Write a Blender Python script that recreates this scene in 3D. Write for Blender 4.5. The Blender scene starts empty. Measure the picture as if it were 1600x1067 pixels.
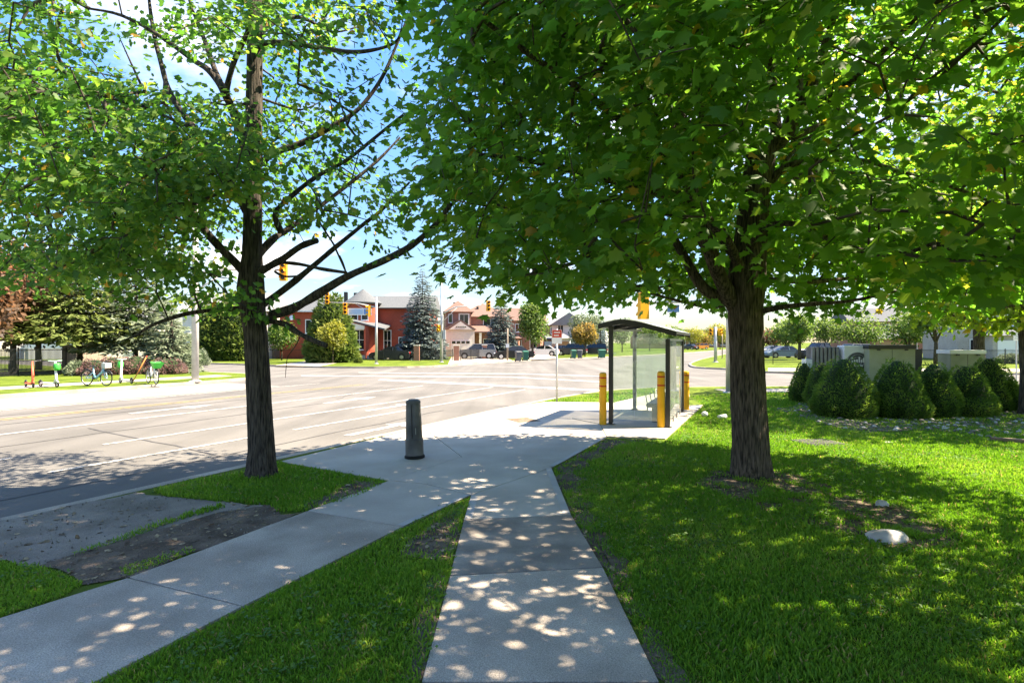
import bpy, math, random
import numpy as np
from mathutils import Vector, Matrix, noise as mnoise
R = math.radians
random.seed(7); RNG = np.random.default_rng(11)
SC = bpy.context.scene; COL = SC.collection

# ------------------------------------------------------------------ camera, sky, sun, exposure
F = 840.0; H = 1.9; HZ = 535.0          # focal length in photo pixels, eye height, horizon row
cam = bpy.data.cameras.new('camera'); cam.sensor_width = 36; cam.lens = F/1600*36
cam.shift_y = 1.5/1600; cam.clip_start = 0.05; cam.clip_end = 5000
co = bpy.data.objects.new('camera', cam); COL.objects.link(co)
co.location = (0, 0, H); co.rotation_euler = (R(90), 0, 0); SC.camera = co
SUN_AZ, SUN_EL = R(84), R(51)           # azimuth clockwise from +Y
W = bpy.data.worlds.new('World'); SC.world = W; W.use_nodes = True
def world():
    nt = W.node_tree; nt.nodes.clear(); N = nt.nodes.new; L = nt.links.new
    out = N('ShaderNodeOutputWorld'); bg = N('ShaderNodeBackground'); bg.inputs[1].default_value = 0.15
    sky = N('ShaderNodeTexSky'); sky.sky_type = 'NISHITA'; sky.sun_disc = False
    sky.sun_elevation = SUN_EL; sky.sun_rotation = SUN_AZ; sky.air_density = 1.0; sky.dust_density = 0.6; sky.ozone_density = 2.0
    tc = N('ShaderNodeTexCoord'); sp = N('ShaderNodeSeparateXYZ'); L(tc.outputs['Generated'], sp.inputs[0])
    ad = N('ShaderNodeMath'); ad.operation = 'ADD'; ad.inputs[1].default_value = 0.22; L(sp.outputs[2], ad.inputs[0])
    mx = N('ShaderNodeMath'); mx.operation = 'MAXIMUM'; mx.inputs[1].default_value = 0.05; L(ad.outputs[0], mx.inputs[0])
    dx = N('ShaderNodeMath'); dx.operation = 'DIVIDE'; L(sp.outputs[0], dx.inputs[0]); L(mx.outputs[0], dx.inputs[1])
    dy = N('ShaderNodeMath'); dy.operation = 'DIVIDE'; L(sp.outputs[1], dy.inputs[0]); L(mx.outputs[0], dy.inputs[1])
    cb = N('ShaderNodeCombineXYZ'); L(dx.outputs[0], cb.inputs[0]); L(dy.outputs[0], cb.inputs[1]); cb.inputs[2].default_value = 3.3
    nz = N('ShaderNodeTexNoise'); nz.inputs['Scale'].default_value = 1.15; nz.inputs['Detail'].default_value = 7; nz.inputs['Roughness'].default_value = 0.58
    L(cb.outputs[0], nz.inputs['Vector'])
    rp = N('ShaderNodeValToRGB'); rp.color_ramp.elements[0].position = 0.53; rp.color_ramp.elements[1].position = 0.72; L(nz.outputs[0], rp.inputs[0])
    mixn = N('ShaderNodeMix'); mixn.data_type = 'RGBA'; L(rp.outputs[0], mixn.inputs[0])
    # soft shoulder for the very bright band of the sky near the horizon
    bwn = N('ShaderNodeRGBToBW'); L(sky.outputs[0], bwn.inputs[0])
    m1 = N('ShaderNodeMath'); m1.operation = 'MULTIPLY_ADD'; m1.inputs[1].default_value = 0.78; m1.inputs[2].default_value = 1; L(bwn.outputs[0], m1.inputs[0])
    hs = N('ShaderNodeHueSaturation'); hs.inputs['Saturation'].default_value = 1.3; hs.inputs['Value'].default_value = 1.0; L(sky.outputs[0], hs.inputs['Color'])
    v2 = N('ShaderNodeVectorMath'); v2.operation = 'DIVIDE'; L(hs.outputs[0], v2.inputs[0]); L(m1.outputs[0], v2.inputs[1])
    v3 = N('ShaderNodeVectorMath'); v3.operation = 'MULTIPLY'; v3.inputs[1].default_value = (0.92,0.96,1.08); L(v2.outputs[0], v3.inputs[0])
    L(v3.outputs[0], mixn.inputs[6])
    mixn.inputs[7].default_value = (2.1, 2.15, 2.25, 1)
    L(mixn.outputs[2], bg.inputs[0]); L(bg.outputs[0], out.inputs[0])
world()
sl = bpy.data.lights.new('sun', 'SUN'); sl.energy = 3.05; sl.angle = R(0.53); sl.color = (1.0, 0.95, 0.86)
so = bpy.data.objects.new('sun', sl); COL.objects.link(so)
SV = Vector((math.cos(SUN_EL)*math.sin(SUN_AZ), math.cos(SUN_EL)*math.cos(SUN_AZ), math.sin(SUN_EL)))
so.rotation_euler = (-SV).to_track_quat('-Z', 'Y').to_euler(); so.location = (20, 0, 40)
VS = SC.view_settings; VS.view_transform = 'Standard'; VS.look = 'None'; VS.exposure = 3.0; VS.gamma = 1; VS.use_curve_mapping = False
VS.use_white_balance = True; VS.white_balance_temperature = 7950; VS.white_balance_tint = 12      # camera balanced for the shade

SC.render.engine = 'CYCLES'; SC.cycles.max_bounces = 6; SC.cycles.diffuse_bounces = 4; SC.cycles.glossy_bounces = 2; SC.cycles.transmission_bounces = 4; SC.cycles.transparent_max_bounces = 10

# ------------------------------------------------------------------ helpers
def g(x, y, z=0.0):                      # where a point of the photograph lies on the level z
    Y = (H-z)*F/(y-HZ); return Vector(((x-800)*Y/F, Y, z))
def at(x, y, Y): return Vector(((x-800)*Y/F, Y, H+(HZ-y)*Y/F))
U = Vector((0.468, 0.884, 0)); T = Vector((-0.884, 0.468, 0))     # along / across the main street
def st(s, t, z=0.0): p = U*s+T*t; return Vector((p.x, p.y, z))

def link(o, parent=None):
    COL.objects.link(o)
    if parent: o.parent = parent
    return o
def tag(o, label=None, cat=None, group=None, kind=None):
    if label: o['label'] = label
    if cat: o['category'] = cat
    if group: o['group'] = group
    if kind: o['kind'] = kind
    return o
def thing(name, label, cat, loc=(0, 0, 0), rz=0, group=None):
    o = bpy.data.objects.new(name, None); o.empty_display_size = 0.2; link(o)
    o.location = loc; o.rotation_euler = (0, 0, rz)
    return tag(o, label, cat, group)
def copy_tree(o, parent=None):
    c = o.copy(); link(c)
    if parent: c.parent = parent
    for ch in list(o.children): copy_tree(ch, c)
    return c

class MB:
    def __init__(s): s.v = []; s.f = []; s.m = []; s.mi = 0
    def add(s, vs, fs):
        b = len(s.v); s.v += [tuple(v) for v in vs]
        for f in fs: s.f.append([b+i for i in f]); s.m.append(s.mi)
    def box(s, a, b):
        x0, y0, z0 = a; x1, y1, z1 = b
        s.add([(x0,y0,z0),(x1,y0,z0),(x1,y1,z0),(x0,y1,z0),(x0,y0,z1),(x1,y0,z1),(x1,y1,z1),(x0,y1,z1)],
              [(0,3,2,1),(4,5,6,7),(0,1,5,4),(1,2,6,5),(2,3,7,6),(3,0,4,7)]); return s
    def prism(s, pts, z0, z1):            # pts: xy loop counter-clockwise
        n = len(pts)
        if sum(pts[i][0]*pts[(i+1)%n][1]-pts[(i+1)%n][0]*pts[i][1] for i in range(n)) < 0: pts = pts[::-1]
        s.add([(p[0],p[1],z0) for p in pts]+[(p[0],p[1],z1) for p in pts],
              [tuple(range(n-1,-1,-1)), tuple(range(n,2*n))]+[(i,(i+1)%n,n+(i+1)%n,n+i) for i in range(n)]); return s
    def sheet(s, pts, z):
        n = len(pts)
        if sum(pts[i][0]*pts[(i+1)%n][1]-pts[(i+1)%n][0]*pts[i][1] for i in range(n)) < 0: pts = pts[::-1]
        s.add([(p[0],p[1],z) for p in pts], [tuple(range(n))]); return s
    def tube(s, pts, rad, n=8, cap=True):
        pts = [Vector(p) for p in pts]
        if not hasattr(rad, '__len__'): rad = [rad]*len(pts)
        rings = []; ref = None
        for i, p in enumerate(pts):
            d = (pts[min(i+1,len(pts)-1)]-pts[max(i-1,0)])
            d = d.normalized() if d.length > 1e-9 else Vector((0,0,1))
            if ref is None: ref = Vector((1,0,0)) if abs(d.x) < 0.8 else Vector((0,1,0))
            a = (ref-d*ref.dot(d)); a = a.normalized() if a.length > 1e-6 else d.orthogonal().normalized(); ref = a; b = d.cross(a)
            rings.append([p+(a*math.cos(2*math.pi*k/n)+b*math.sin(2*math.pi*k/n))*rad[i] for k in range(n)])
        vs = [v for r in rings for v in r]; fs = []
        for i in range(len(pts)-1):
            for k in range(n): fs.append((i*n+k, i*n+(k+1)%n, (i+1)*n+(k+1)%n, (i+1)*n+k))
        if cap: fs.append(tuple(range(n-1,-1,-1))); fs.append(tuple((len(pts)-1)*n+k for k in range(n)))
        s.add(vs, fs); return s
    def cyl(s, a, b, r0, r1=None, n=16): return s.tube([a, b], [r0, r0 if r1 is None else r1], n)
    def lathe(s, prof, n=16, c=(0,0,0)):  # prof: (r,z)
        vs = []; fs = []
        for r, z in prof: vs += [(c[0]+r*math.cos(2*math.pi*k/n), c[1]+r*math.sin(2*math.pi*k/n), c[2]+z) for k in range(n)]
        for i in range(len(prof)-1):
            for k in range(n): fs.append((i*n+k, i*n+(k+1)%n, (i+1)*n+(k+1)%n, (i+1)*n+k))
        fs.append(tuple(range(n-1,-1,-1))); fs.append(tuple((len(prof)-1)*n+k for k in range(n)))
        s.add(vs, fs); return s
    def torus(s, c, axis, R0, r, n=24, m=6):
        c = Vector(c); ax = Vector(axis).normalized(); a = ax.orthogonal().normalized(); b = ax.cross(a); vs = []; fs = []
        for i in range(n):
            th = 2*math.pi*i/n; d = a*math.cos(th)+b*math.sin(th)
            for j in range(m):
                ph = 2*math.pi*j/m; vs.append(c+d*(R0+r*math.cos(ph))+ax*r*math.sin(ph))
        for i in range(n):
            for j in range(m): fs.append((i*m+j, ((i+1)%n)*m+j, ((i+1)%n)*m+(j+1)%m, i*m+(j+1)%m))
        s.add(vs, fs); return s
    def mesh(s, name, mats, smooth=False):
        me = bpy.data.meshes.new(name); me.from_pydata(s.v, [], s.f)
        for m in (mats if isinstance(mats, (list, tuple)) else [mats]): me.materials.append(m)
        if any(s.m): me.polygons.foreach_set('material_index', s.m)
        if smooth:
            me.polygons.foreach_set('use_smooth', [True]*len(s.f))
            if smooth == 'a': me.set_sharp_from_angle(angle=R(35))
        me.update(); return me
    def build(s, name, mats, parent=None, smooth=False, bevel=0):
        o = bpy.data.objects.new(name, s.mesh(name, mats, smooth)); link(o, parent)
        if bevel:
            b = o.modifiers.new('bevel', 'BEVEL'); b.width = bevel; b.segments = 2; b.limit_method = 'ANGLE'
        return o

# ------------------------------------------------------------------ materials
MATS = {}
def pmat(name, c1, c2=None, scale=5, rough=0.8, bump=0, bscale=None, metal=0, c3=None, stretch=None, spec=0.3, detail=6, lo=0.35, hi=0.65, speck=0, sscale=140):
    if name in MATS: return MATS[name]
    m = bpy.data.materials.new(name); m.use_nodes = True; nt = m.node_tree; N = nt.nodes.new; L = nt.links.new
    b = nt.nodes['Principled BSDF']; b.inputs['Roughness'].default_value = rough; b.inputs['Metallic'].default_value = metal
    b.inputs['Specular IOR Level'].default_value = spec
    b.inputs['Base Color'].default_value = (*c1, 1)
    tc = N('ShaderNodeTexCoord'); vec = tc.outputs['Object']
    if stretch:
        mp = N('ShaderNodeMapping'); mp.inputs['Scale'].default_value = stretch; L(vec, mp.inputs[0]); vec = mp.outputs[0]
    if c2:
        nz = N('ShaderNodeTexNoise'); nz.inputs['Scale'].default_value = scale; nz.inputs['Detail'].default_value = detail; L(vec, nz.inputs['Vector'])
        rp = N('ShaderNodeValToRGB'); e = rp.color_ramp.elements; e[0].position = lo; e[1].position = hi; e[0].color = (*c1, 1); e[1].color = (*c2, 1)
        if c3: k = e.new((lo+hi)/2); k.color = (*c3, 1)
        L(nz.outputs[0], rp.inputs[0]); colr = rp.outputs[0]
        if speck:
            n2 = N('ShaderNodeTexNoise'); n2.inputs['Scale'].default_value = sscale; n2.inputs['Detail'].default_value = 2; L(vec, n2.inputs['Vector'])
            mr = N('ShaderNodeMapRange'); mr.inputs[1].default_value = 0.3; mr.inputs[2].default_value = 0.7; mr.inputs[3].default_value = 1-speck; mr.inputs[4].default_value = 1+speck; L(n2.outputs[0], mr.inputs[0])
            ml = N('ShaderNodeMix'); ml.data_type = 'RGBA'; ml.blend_type = 'MULTIPLY'; ml.inputs[0].default_value = 1
            L(colr, ml.inputs[6]); L(mr.outputs[0], ml.inputs[7]); colr = ml.outputs[2]
        L(colr, b.inputs['Base Color'])
    if bump:
        n3 = N('ShaderNodeTexNoise'); n3.inputs['Scale'].default_value = bscale or scale*4; n3.inputs['Detail'].default_value = 8; L(vec, n3.inputs['Vector'])
        bp = N('ShaderNodeBump'); bp.inputs['Strength'].default_value = bump; bp.inputs['Distance'].default_value = 0.04 if stretch else 0.02; L(n3.outputs[0], bp.inputs['Height']); L(bp.outputs[0], b.inputs['Normal'])
    MATS[name] = m; return m
def leafmat(name, dark, mid, light, transl=0.42, rough=0.45, odd=None, spec=0.35):
    if name in MATS: return MATS[name]
    m = bpy.data.materials.new(name); m.use_nodes = True; nt = m.node_tree; N = nt.nodes.new; L = nt.links.new
    b = nt.nodes['Principled BSDF']; out = nt.nodes['Material Output']; b.inputs['Roughness'].default_value = rough; b.inputs['Specular IOR Level'].default_value = spec
    a = N('ShaderNodeAttribute'); a.attribute_name = 'rnd'
    rp = N('ShaderNodeValToRGB'); e = rp.color_ramp.elements; e[0].color = (*dark, 1); e[1].color = (*light, 1); e[1].position = 0.93
    k = e.new(0.55); k.color = (*mid, 1)
    if odd: k = e.new(0.985); k.color = (*odd, 1)
    L(a.outputs['Fac'], rp.inputs[0]); L(rp.outputs[0], b.inputs['Base Color'])
    hs = N('ShaderNodeHueSaturation'); hs.inputs['Hue'].default_value = 0.492; hs.inputs['Saturation'].default_value = 1.05; hs.inputs['Value'].default_value = 2.7; L(rp.outputs[0], hs.inputs['Color'])
    tr = N('ShaderNodeBsdfTranslucent'); L(hs.outputs[0], tr.inputs[0])
    mx = N('ShaderNodeMixShader'); mx.inputs[0].default_value = transl; L(b.outputs[0], mx.inputs[1]); L(tr.outputs[0], mx.inputs[2]); L(mx.outputs[0], out.inputs[0])
    MATS[name] = m; return m
def brickmat(name, c1, c2, mortar, sx=1.0):
    m = bpy.data.materials.new(name); m.use_nodes = True; nt = m.node_tree; N = nt.nodes.new; L = nt.links.new
    b = nt.nodes['Principled BSDF']; b.inputs['Roughness'].default_value = 0.9
    tc = N('ShaderNodeTexCoord'); sp = N('ShaderNodeSeparateXYZ'); L(tc.outputs['Object'], sp.inputs[0])
    ad = N('ShaderNodeMath'); L(sp.outputs[0], ad.inputs[0]); L(sp.outputs[1], ad.inputs[1])
    cb = N('ShaderNodeCombineXYZ'); L(ad.outputs[0], cb.inputs[0]); L(sp.outputs[2], cb.inputs[1])
    br = N('ShaderNodeTexBrick'); br.inputs['Scale'].default_value = 4.2; br.inputs['Color1'].default_value = (*c1,1); br.inputs['Color2'].default_value = (*c2,1); br.inputs['Mortar'].default_value = (*mortar,1)
    br.inputs['Mortar Size'].default_value = 0.012; L(cb.outputs[0], br.inputs['Vector'])
    nz = N('ShaderNodeTexNoise'); nz.inputs['Scale'].default_value = 0.8; L(tc.outputs['Object'], nz.inputs['Vector'])
    mr = N('ShaderNodeMapRange'); mr.inputs[3].default_value = 0.75; mr.inputs[4].default_value = 1.25; L(nz.outputs[0], mr.inputs[0])
    ml = N('ShaderNodeMix'); ml.data_type = 'RGBA'; ml.blend_type = 'MULTIPLY'; ml.inputs[0].default_value = 1; L(br.outputs[0], ml.inputs[6]); L(mr.outputs[0], ml.inputs[7]); L(ml.outputs[2], b.inputs['Base Color'])
    return m
def glassmat(name, tint, rough=0.02, solid=0.12):
    m = bpy.data.materials.new(name); m.use_nodes = True; nt = m.node_tree; N = nt.nodes.new; L = nt.links.new; out = nt.nodes['Material Output']
    b = nt.nodes['Principled BSDF']; b.inputs['Base Color'].default_value = (*tint,1); b.inputs['Roughness'].default_value = 0.08
    t = N('ShaderNodeBsdfTransparent'); t.inputs[0].default_value = (*tint,1)
    gl = N('ShaderNodeBsdfGlossy'); gl.inputs['Roughness'].default_value = rough
    fr = N('ShaderNodeFresnel'); fr.inputs[0].default_value = 1.5
    m1 = N('ShaderNodeMixShader'); L(fr.outputs[0], m1.inputs[0]); L(t.outputs[0], m1.inputs[1]); L(gl.outputs[0], m1.inputs[2])
    # pale film on the panes: dust and scratches, with reflected brightness painted in
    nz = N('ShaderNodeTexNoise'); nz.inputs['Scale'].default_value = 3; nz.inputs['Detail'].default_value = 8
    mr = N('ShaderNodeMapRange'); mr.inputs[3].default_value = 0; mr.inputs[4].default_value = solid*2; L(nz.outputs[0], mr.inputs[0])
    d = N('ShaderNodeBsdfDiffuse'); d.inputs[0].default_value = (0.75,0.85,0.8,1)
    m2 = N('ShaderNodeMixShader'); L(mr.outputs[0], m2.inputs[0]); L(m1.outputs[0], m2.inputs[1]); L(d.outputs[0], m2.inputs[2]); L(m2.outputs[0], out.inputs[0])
    return m

M_ASPH = pmat('asphalt', (0.100,0.096,0.090), (0.138,0.132,0.124), 0.35, 0.9, 0.25, 120, speck=0.22, detail=9)
def wear(m, rot, sc, lo, hi, scale=1.0, detail=5):
    nt = m.node_tree; b = nt.nodes['Principled BSDF']; src = b.inputs['Base Color'].links[0].from_socket; N = nt.nodes.new; L = nt.links.new
    tc = N('ShaderNodeTexCoord'); mp = N('ShaderNodeMapping'); mp.inputs['Rotation'].default_value = (0,0,rot); mp.inputs['Scale'].default_value = sc; L(tc.outputs['Object'], mp.inputs[0])
    nz = N('ShaderNodeTexNoise'); nz.inputs['Scale'].default_value = scale; nz.inputs['Detail'].default_value = detail; L(mp.outputs[0], nz.inputs['Vector'])
    mr = N('ShaderNodeMapRange'); mr.inputs[1].default_value = 0.32; mr.inputs[2].default_value = 0.68; mr.inputs[3].default_value = lo; mr.inputs[4].default_value = hi; L(nz.outputs[0], mr.inputs[0])
    ml = N('ShaderNodeMix'); ml.data_type = 'RGBA'; ml.blend_type = 'MULTIPLY'; ml.inputs[0].default_value = 1; L(src, ml.inputs[6]); L(mr.outputs[0], ml.inputs[7]); L(ml.outputs[2], b.inputs['Base Color'])
wear(M_ASPH, R(27.9), (1.1,0.05,1), 0.80, 1.12)
M_CONC = pmat('new_concrete', (0.385,0.34,0.288), (0.465,0.415,0.355), 1.3, 0.85, 0.12, 90, speck=0.10)
M_CONC2 = pmat('old_concrete', (0.29,0.248,0.203), (0.435,0.378,0.315), 1.6, 0.9, 0.5, 95, speck=0.34, sscale=120)
M_CONC3 = pmat('stained_concrete', (0.20,0.173,0.145), (0.305,0.268,0.226), 2.6, 0.9, 0.2, 90, speck=0.15)
wear(M_CONC, 0.4, (1,1,1), 0.80, 1.08, 0.55, 9); wear(M_CONC2, 0.4, (1,1,1), 0.72, 1.12, 0.8, 9); wear(M_CONC3, 0.2, (1,2.5,1), 0.75, 1.15, 1.2, 9)
M_CONCE = pmat('concrete_edge', (0.34,0.33,0.315), (0.42,0.40,0.38), 3, 0.85, 0.1, 90)
M_PALE = pmat('pale_pavement', (0.19,0.178,0.158), (0.24,0.226,0.20), 0.4, 0.9, 0.2, 80, speck=0.12)
M_PAINT = pmat('white_road_paint', (0.17,0.165,0.155), (0.42,0.41,0.39), 9, 0.8, lo=0.36, hi=0.56, detail=9)
M_PAINTY = pmat('yellow_road_paint', (0.17,0.15,0.11), (0.36,0.28,0.11), 7, 0.8, lo=0.34, hi=0.6, detail=9)
M_LAWN = pmat('lawn_ground', (0.055,0.088,0.014), (0.125,0.170,0.026), 0.9, 1.0, 0.6, 40, c3=(0.085,0.125,0.020), spec=0.05, speck=0.4, detail=10)
M_SOIL = pmat('dark_soil', (0.085,0.064,0.048), (0.175,0.135,0.102), 3.5, 1.0, 0.9, 28, spec=0.05, speck=0.35, detail=10)
M_DUST = pmat('dusty_gravel_soil', (0.175,0.148,0.122), (0.27,0.232,0.195), 2.0, 1.0, 0.5, 36, spec=0.05, speck=0.3, detail=10)
M_GRASS = leafmat('grass_blades', (0.042,0.118,0.012), (0.080,0.190,0.018), (0.160,0.255,0.035), 0.38, 0.55, odd=(0.26,0.20,0.08), spec=0.2)
M_BARK = pmat('grey_bark', (0.030,0.025,0.020), (0.150,0.122,0.096), 6, 0.95, 1.0, 9, stretch=(7,7,0.8), spec=0.1, detail=10)
M_BARK2 = pmat('dark_bark', (0.020,0.017,0.015), (0.105,0.090,0.074), 6, 0.95, 1.0, 9, stretch=(7,7,0.8), spec=0.1, detail=10)
M_TWIG = pmat('twig_bark', (0.035,0.028,0.022), (0.075,0.062,0.05), 9, 0.9)
M_MAPLE = leafmat('maple_leaves', (0.032,0.096,0.014), (0.062,0.162,0.021), (0.130,0.220,0.030), 0.56, 0.55, odd=(0.28,0.19,0.03))
M_OAK = leafmat('left_tree_leaves', (0.026,0.082,0.014), (0.054,0.142,0.021), (0.125,0.200,0.030), 0.55, 0.55, odd=(0.25,0.16,0.03))
M_MAPLE3 = leafmat('sunny_maple_leaves', (0.040,0.090,0.010), (0.090,0.165,0.016), (0.180,0.230,0.025), 0.52, 0.6, odd=(0.30,0.22,0.03))  # lighter yellow-green copy of the maple leaves, backlight put into the colour
M_SPRUCE = leafmat('blue_spruce_needles', (0.050,0.075,0.070), (0.110,0.145,0.140), (0.200,0.240,0.235), 0.12, 0.7, spec=0.15)
M_SPRUCE2 = leafmat('green_spruce_needles', (0.055,0.085,0.026), (0.125,0.165,0.048), (0.210,0.245,0.080), 0.2, 0.7, spec=0.15)
M_SPRUCE3 = leafmat('grey_green_needles', (0.065,0.092,0.058), (0.145,0.185,0.118), (0.240,0.275,0.195), 0.2, 0.7, spec=0.15)
M_DEC1 = leafmat('far_green_leaves', (0.030,0.065,0.014), (0.065,0.120,0.022), (0.120,0.175,0.035), 0.35, 0.6)
M_DEC2 = leafmat('far_orange_leaves', (0.075,0.075,0.015), (0.150,0.115,0.025), (0.240,0.150,0.040), 0.35, 0.6)
M_DEC3 = leafmat('far_yellow_leaves', (0.080,0.100,0.015), (0.155,0.170,0.025), (0.235,0.230,0.040), 0.35, 0.6)
M_DEC4 = leafmat('far_grey_leaves', (0.045,0.065,0.035), (0.085,0.115,0.060), (0.130,0.160,0.090), 0.3, 0.6)
M_RED = leafmat('purple_red_leaves', (0.045,0.030,0.022), (0.105,0.062,0.034), (0.220,0.105,0.050), 0.35, 0.6)
M_PINK = leafmat('pinkish_shrub_leaves', (0.075,0.040,0.040), (0.150,0.085,0.080), (0.240,0.160,0.140), 0.25, 0.7)
M_SHRUB = leafmat('dwarf_spruce_needles', (0.030,0.070,0.014), (0.070,0.145,0.024), (0.140,0.215,0.036), 0.28, 0.6, spec=0.15)
M_CEDAR = leafmat('cedar_scales', (0.030,0.060,0.014), (0.070,0.115,0.024), (0.130,0.165,0.040), 0.2, 0.7, spec=0.15)
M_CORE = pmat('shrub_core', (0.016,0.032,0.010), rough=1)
M_BLACK = pmat('black_metal', (0.012,0.012,0.013), (0.02,0.02,0.02), 4, 0.38, spec=0.5)
M_GREYM = pmat('galvanised_steel', (0.36,0.37,0.38), (0.46,0.47,0.48), 3, 0.5, metal=0.3)
M_POLE = pmat('concrete_pole', (0.42,0.41,0.40), (0.52,0.51,0.49), 4, 0.8)
M_YELLOW = pmat('yellow_plastic', (0.62,0.31,0.012), (0.72,0.38,0.02), 3, 0.45)
M_REDT = pmat('red_reflective_tape', (0.45,0.03,0.01), rough=0.4)
M_BOLL = pmat('charcoal_plastic', (0.065,0.066,0.064), (0.145,0.142,0.135), 3, 0.6, 0.2, 30)
M_SIGY = pmat('signal_yellow', (0.75,0.36,0.02), rough=0.5)
M_DARK = pmat('dark_glass', (0.012,0.014,0.017), rough=0.06, spec=0.6)
M_LENS = pmat('dark_lens', (0.03,0.012,0.01), rough=0.2)
M_WHITE = pmat('white_paint', (0.72,0.72,0.70), rough=0.6)
M_CREAM = pmat('cream_trim', (0.62,0.59,0.52), (0.68,0.65,0.58), 3, 0.7)
M_BLUE = pmat('street_sign_blue', (0.12,0.24,0.48), rough=0.5)
M_SIGNR = pmat('sign_red', (0.55,0.06,0.03), rough=0.5)
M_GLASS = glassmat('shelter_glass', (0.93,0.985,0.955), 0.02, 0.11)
M_BRICKR = brickmat('red_brick', (0.31,0.050,0.024), (0.37,0.068,0.032), (0.27,0.10,0.07))
M_BRICKT = brickmat('rose_brick', (0.27,0.112,0.075), (0.33,0.145,0.098), (0.32,0.21,0.16))
M_STONE = brickmat('buff_stone', (0.34,0.31,0.27), (0.42,0.38,0.33), (0.3,0.28,0.25))
M_ROOFG = pmat('grey_shingles', (0.075,0.085,0.095), (0.115,0.125,0.135), 9, 0.95, 0.5, 14)
M_ROOFB = pmat('brown_shingles', (0.13,0.082,0.066), (0.19,0.12,0.10), 9, 0.95, 0.5, 14)
M_WOOD = pmat('weathered_boards', (0.19,0.15,0.115), (0.30,0.25,0.20), 3, 0.9, 0.4, 14, stretch=(6,6,0.6))
M_WOODG = pmat('grey_boards', (0.17,0.16,0.155), (0.25,0.24,0.23), 3, 0.9, stretch=(6,6,0.6))
M_TYRE = pmat('tyre_rubber', (0.012,0.012,0.012), rough=0.85)
M_RIM = pmat('alloy_rim', (0.5,0.5,0.52), rough=0.35, metal=0.8)
M_TAIL = pmat('tail_lamp', (0.45,0.02,0.02), rough=0.25)
M_HEAD = pmat('head_lamp', (0.7,0.72,0.75), rough=0.15)
M_ROCK = pmat('river_stone', (0.095,0.085,0.075), (0.21,0.19,0.17), 6, 0.85, 0.3, 20)
M_ROCK2 = pmat('pale_stone', (0.32,0.30,0.28), (0.50,0.48,0.45), 6, 0.85, 0.3, 20)
M_GRAVEL = pmat('stone_bed_ground', (0.05,0.042,0.034), (0.11,0.092,0.075), 14, 1, 0.8, 30)

# ------------------------------------------------------------------ leaf clouds (numpy)
def norm(a): return a/np.maximum(np.linalg.norm(a, axis=-1, keepdims=True), 1e-9)
def basis(D, Nn):
    D = norm(D); X = norm(np.cross(D, Nn)); Z = np.cross(X, D); return X, D, Z
def cloud_mesh(name, P, D, Nn, S, tv, tf, rnd, mats):
    X, D, Z = basis(D, Nn); tv = np.asarray(tv, float); n = len(tv); K = len(P)
    ax = RNG.uniform(.72,1.15,K)[:,None,None] if K > 1 else 1.0; cz = RNG.uniform(-.4,2.6,K)[:,None,None] if K > 1 else 1.4
    V = P[:,None,:]+S[:,None,None]*(ax*tv[None,:,0,None]*X[:,None,:]+tv[None,:,1,None]*D[:,None,:]+cz*tv[None,:,2,None]*Z[:,None,:])
    tf = np.asarray(tf, np.int32); nf = len(tf)
    Fc = (tf[None]+(np.arange(K)*n)[:,None,None]).reshape(-1)
    me = bpy.data.meshes.new(name); me.vertices.add(K*n); me.vertices.foreach_set('co', V.reshape(-1).astype(np.float32))
    me.loops.add(len(Fc)); me.loops.foreach_set('vertex_index', Fc.astype(np.int32))
    me.polygons.add(K*nf); me.polygons.foreach_set('loop_start', (np.arange(K*nf)*3).astype(np.int32))
    try: me.polygons.foreach_set('loop_total', np.full(K*nf, 3, np.int32))
    except Exception: pass
    me.materials.append(mats)
    at_ = me.attributes.new('rnd', 'FLOAT', 'FACE'); at_.data.foreach_set('value', np.repeat(rnd, nf).astype(np.float32))
    me.update(calc_edges=True); return me
def cloud(name, P, D, Nn, S, tpl, rnd, m, parent=None, kind='stuff'):
    o = bpy.data.objects.new(name, cloud_mesh(name, P, D, Nn, S, tpl[0], tpl[1], rnd, m)); link(o, parent)
    if kind: o['kind'] = kind
    return o
def fan(out, z):          # leaf outline -> fan from the base, curled
    v = [(0, 0, 0)]+[(x, y, z*(abs(x)*1.2)**1.3-0.10*y*y) for x, y in out]
    return v, [(0, i+1, i) for i in range(1, len(out))]
_mh = [(0.10,-0.06),(0.36,-0.12),(0.32,0.10),(0.60,0.30),(0.34,0.42),(0.36,0.62),(0.17,0.62),(0.0,1.0)]
MAPLE_T = fan([(x,y) for x,y in _mh]+[(-x,y) for x,y in _mh[-2::-1]], -0.22)
_oh = [(0.12,0.10),(0.34,0.22),(0.20,0.40),(0.42,0.62),(0.22,0.78),(0.0,1.0)]
OAK_T = fan(_oh+[(-x,y) for x,y in _oh[-2::-1]], -0.2)
QUAD_T = ([(0,0,0),(0.36,0.45,0.06),(0,1,-0.1),(-0.36,0.45,0.06)], [(0,1,2),(0,2,3)])
NEED_T = ([(-0.10,0,0),(0.10,0,0),(0.16,0.55,0.03),(0,1,0.0),(-0.16,0.55,0.03)], [(0,1,2),(0,2,4),(4,2,3)])
TRI_T = ([(-0.5,0,0),(0.5,0,0),(0.15,0.6,0.0),(0.0,1.0,-0.16)], [(0,1,2),(0,2,3)])
def rv(n, s=1.0): return RNG.normal(0, s, (n, 3))

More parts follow.
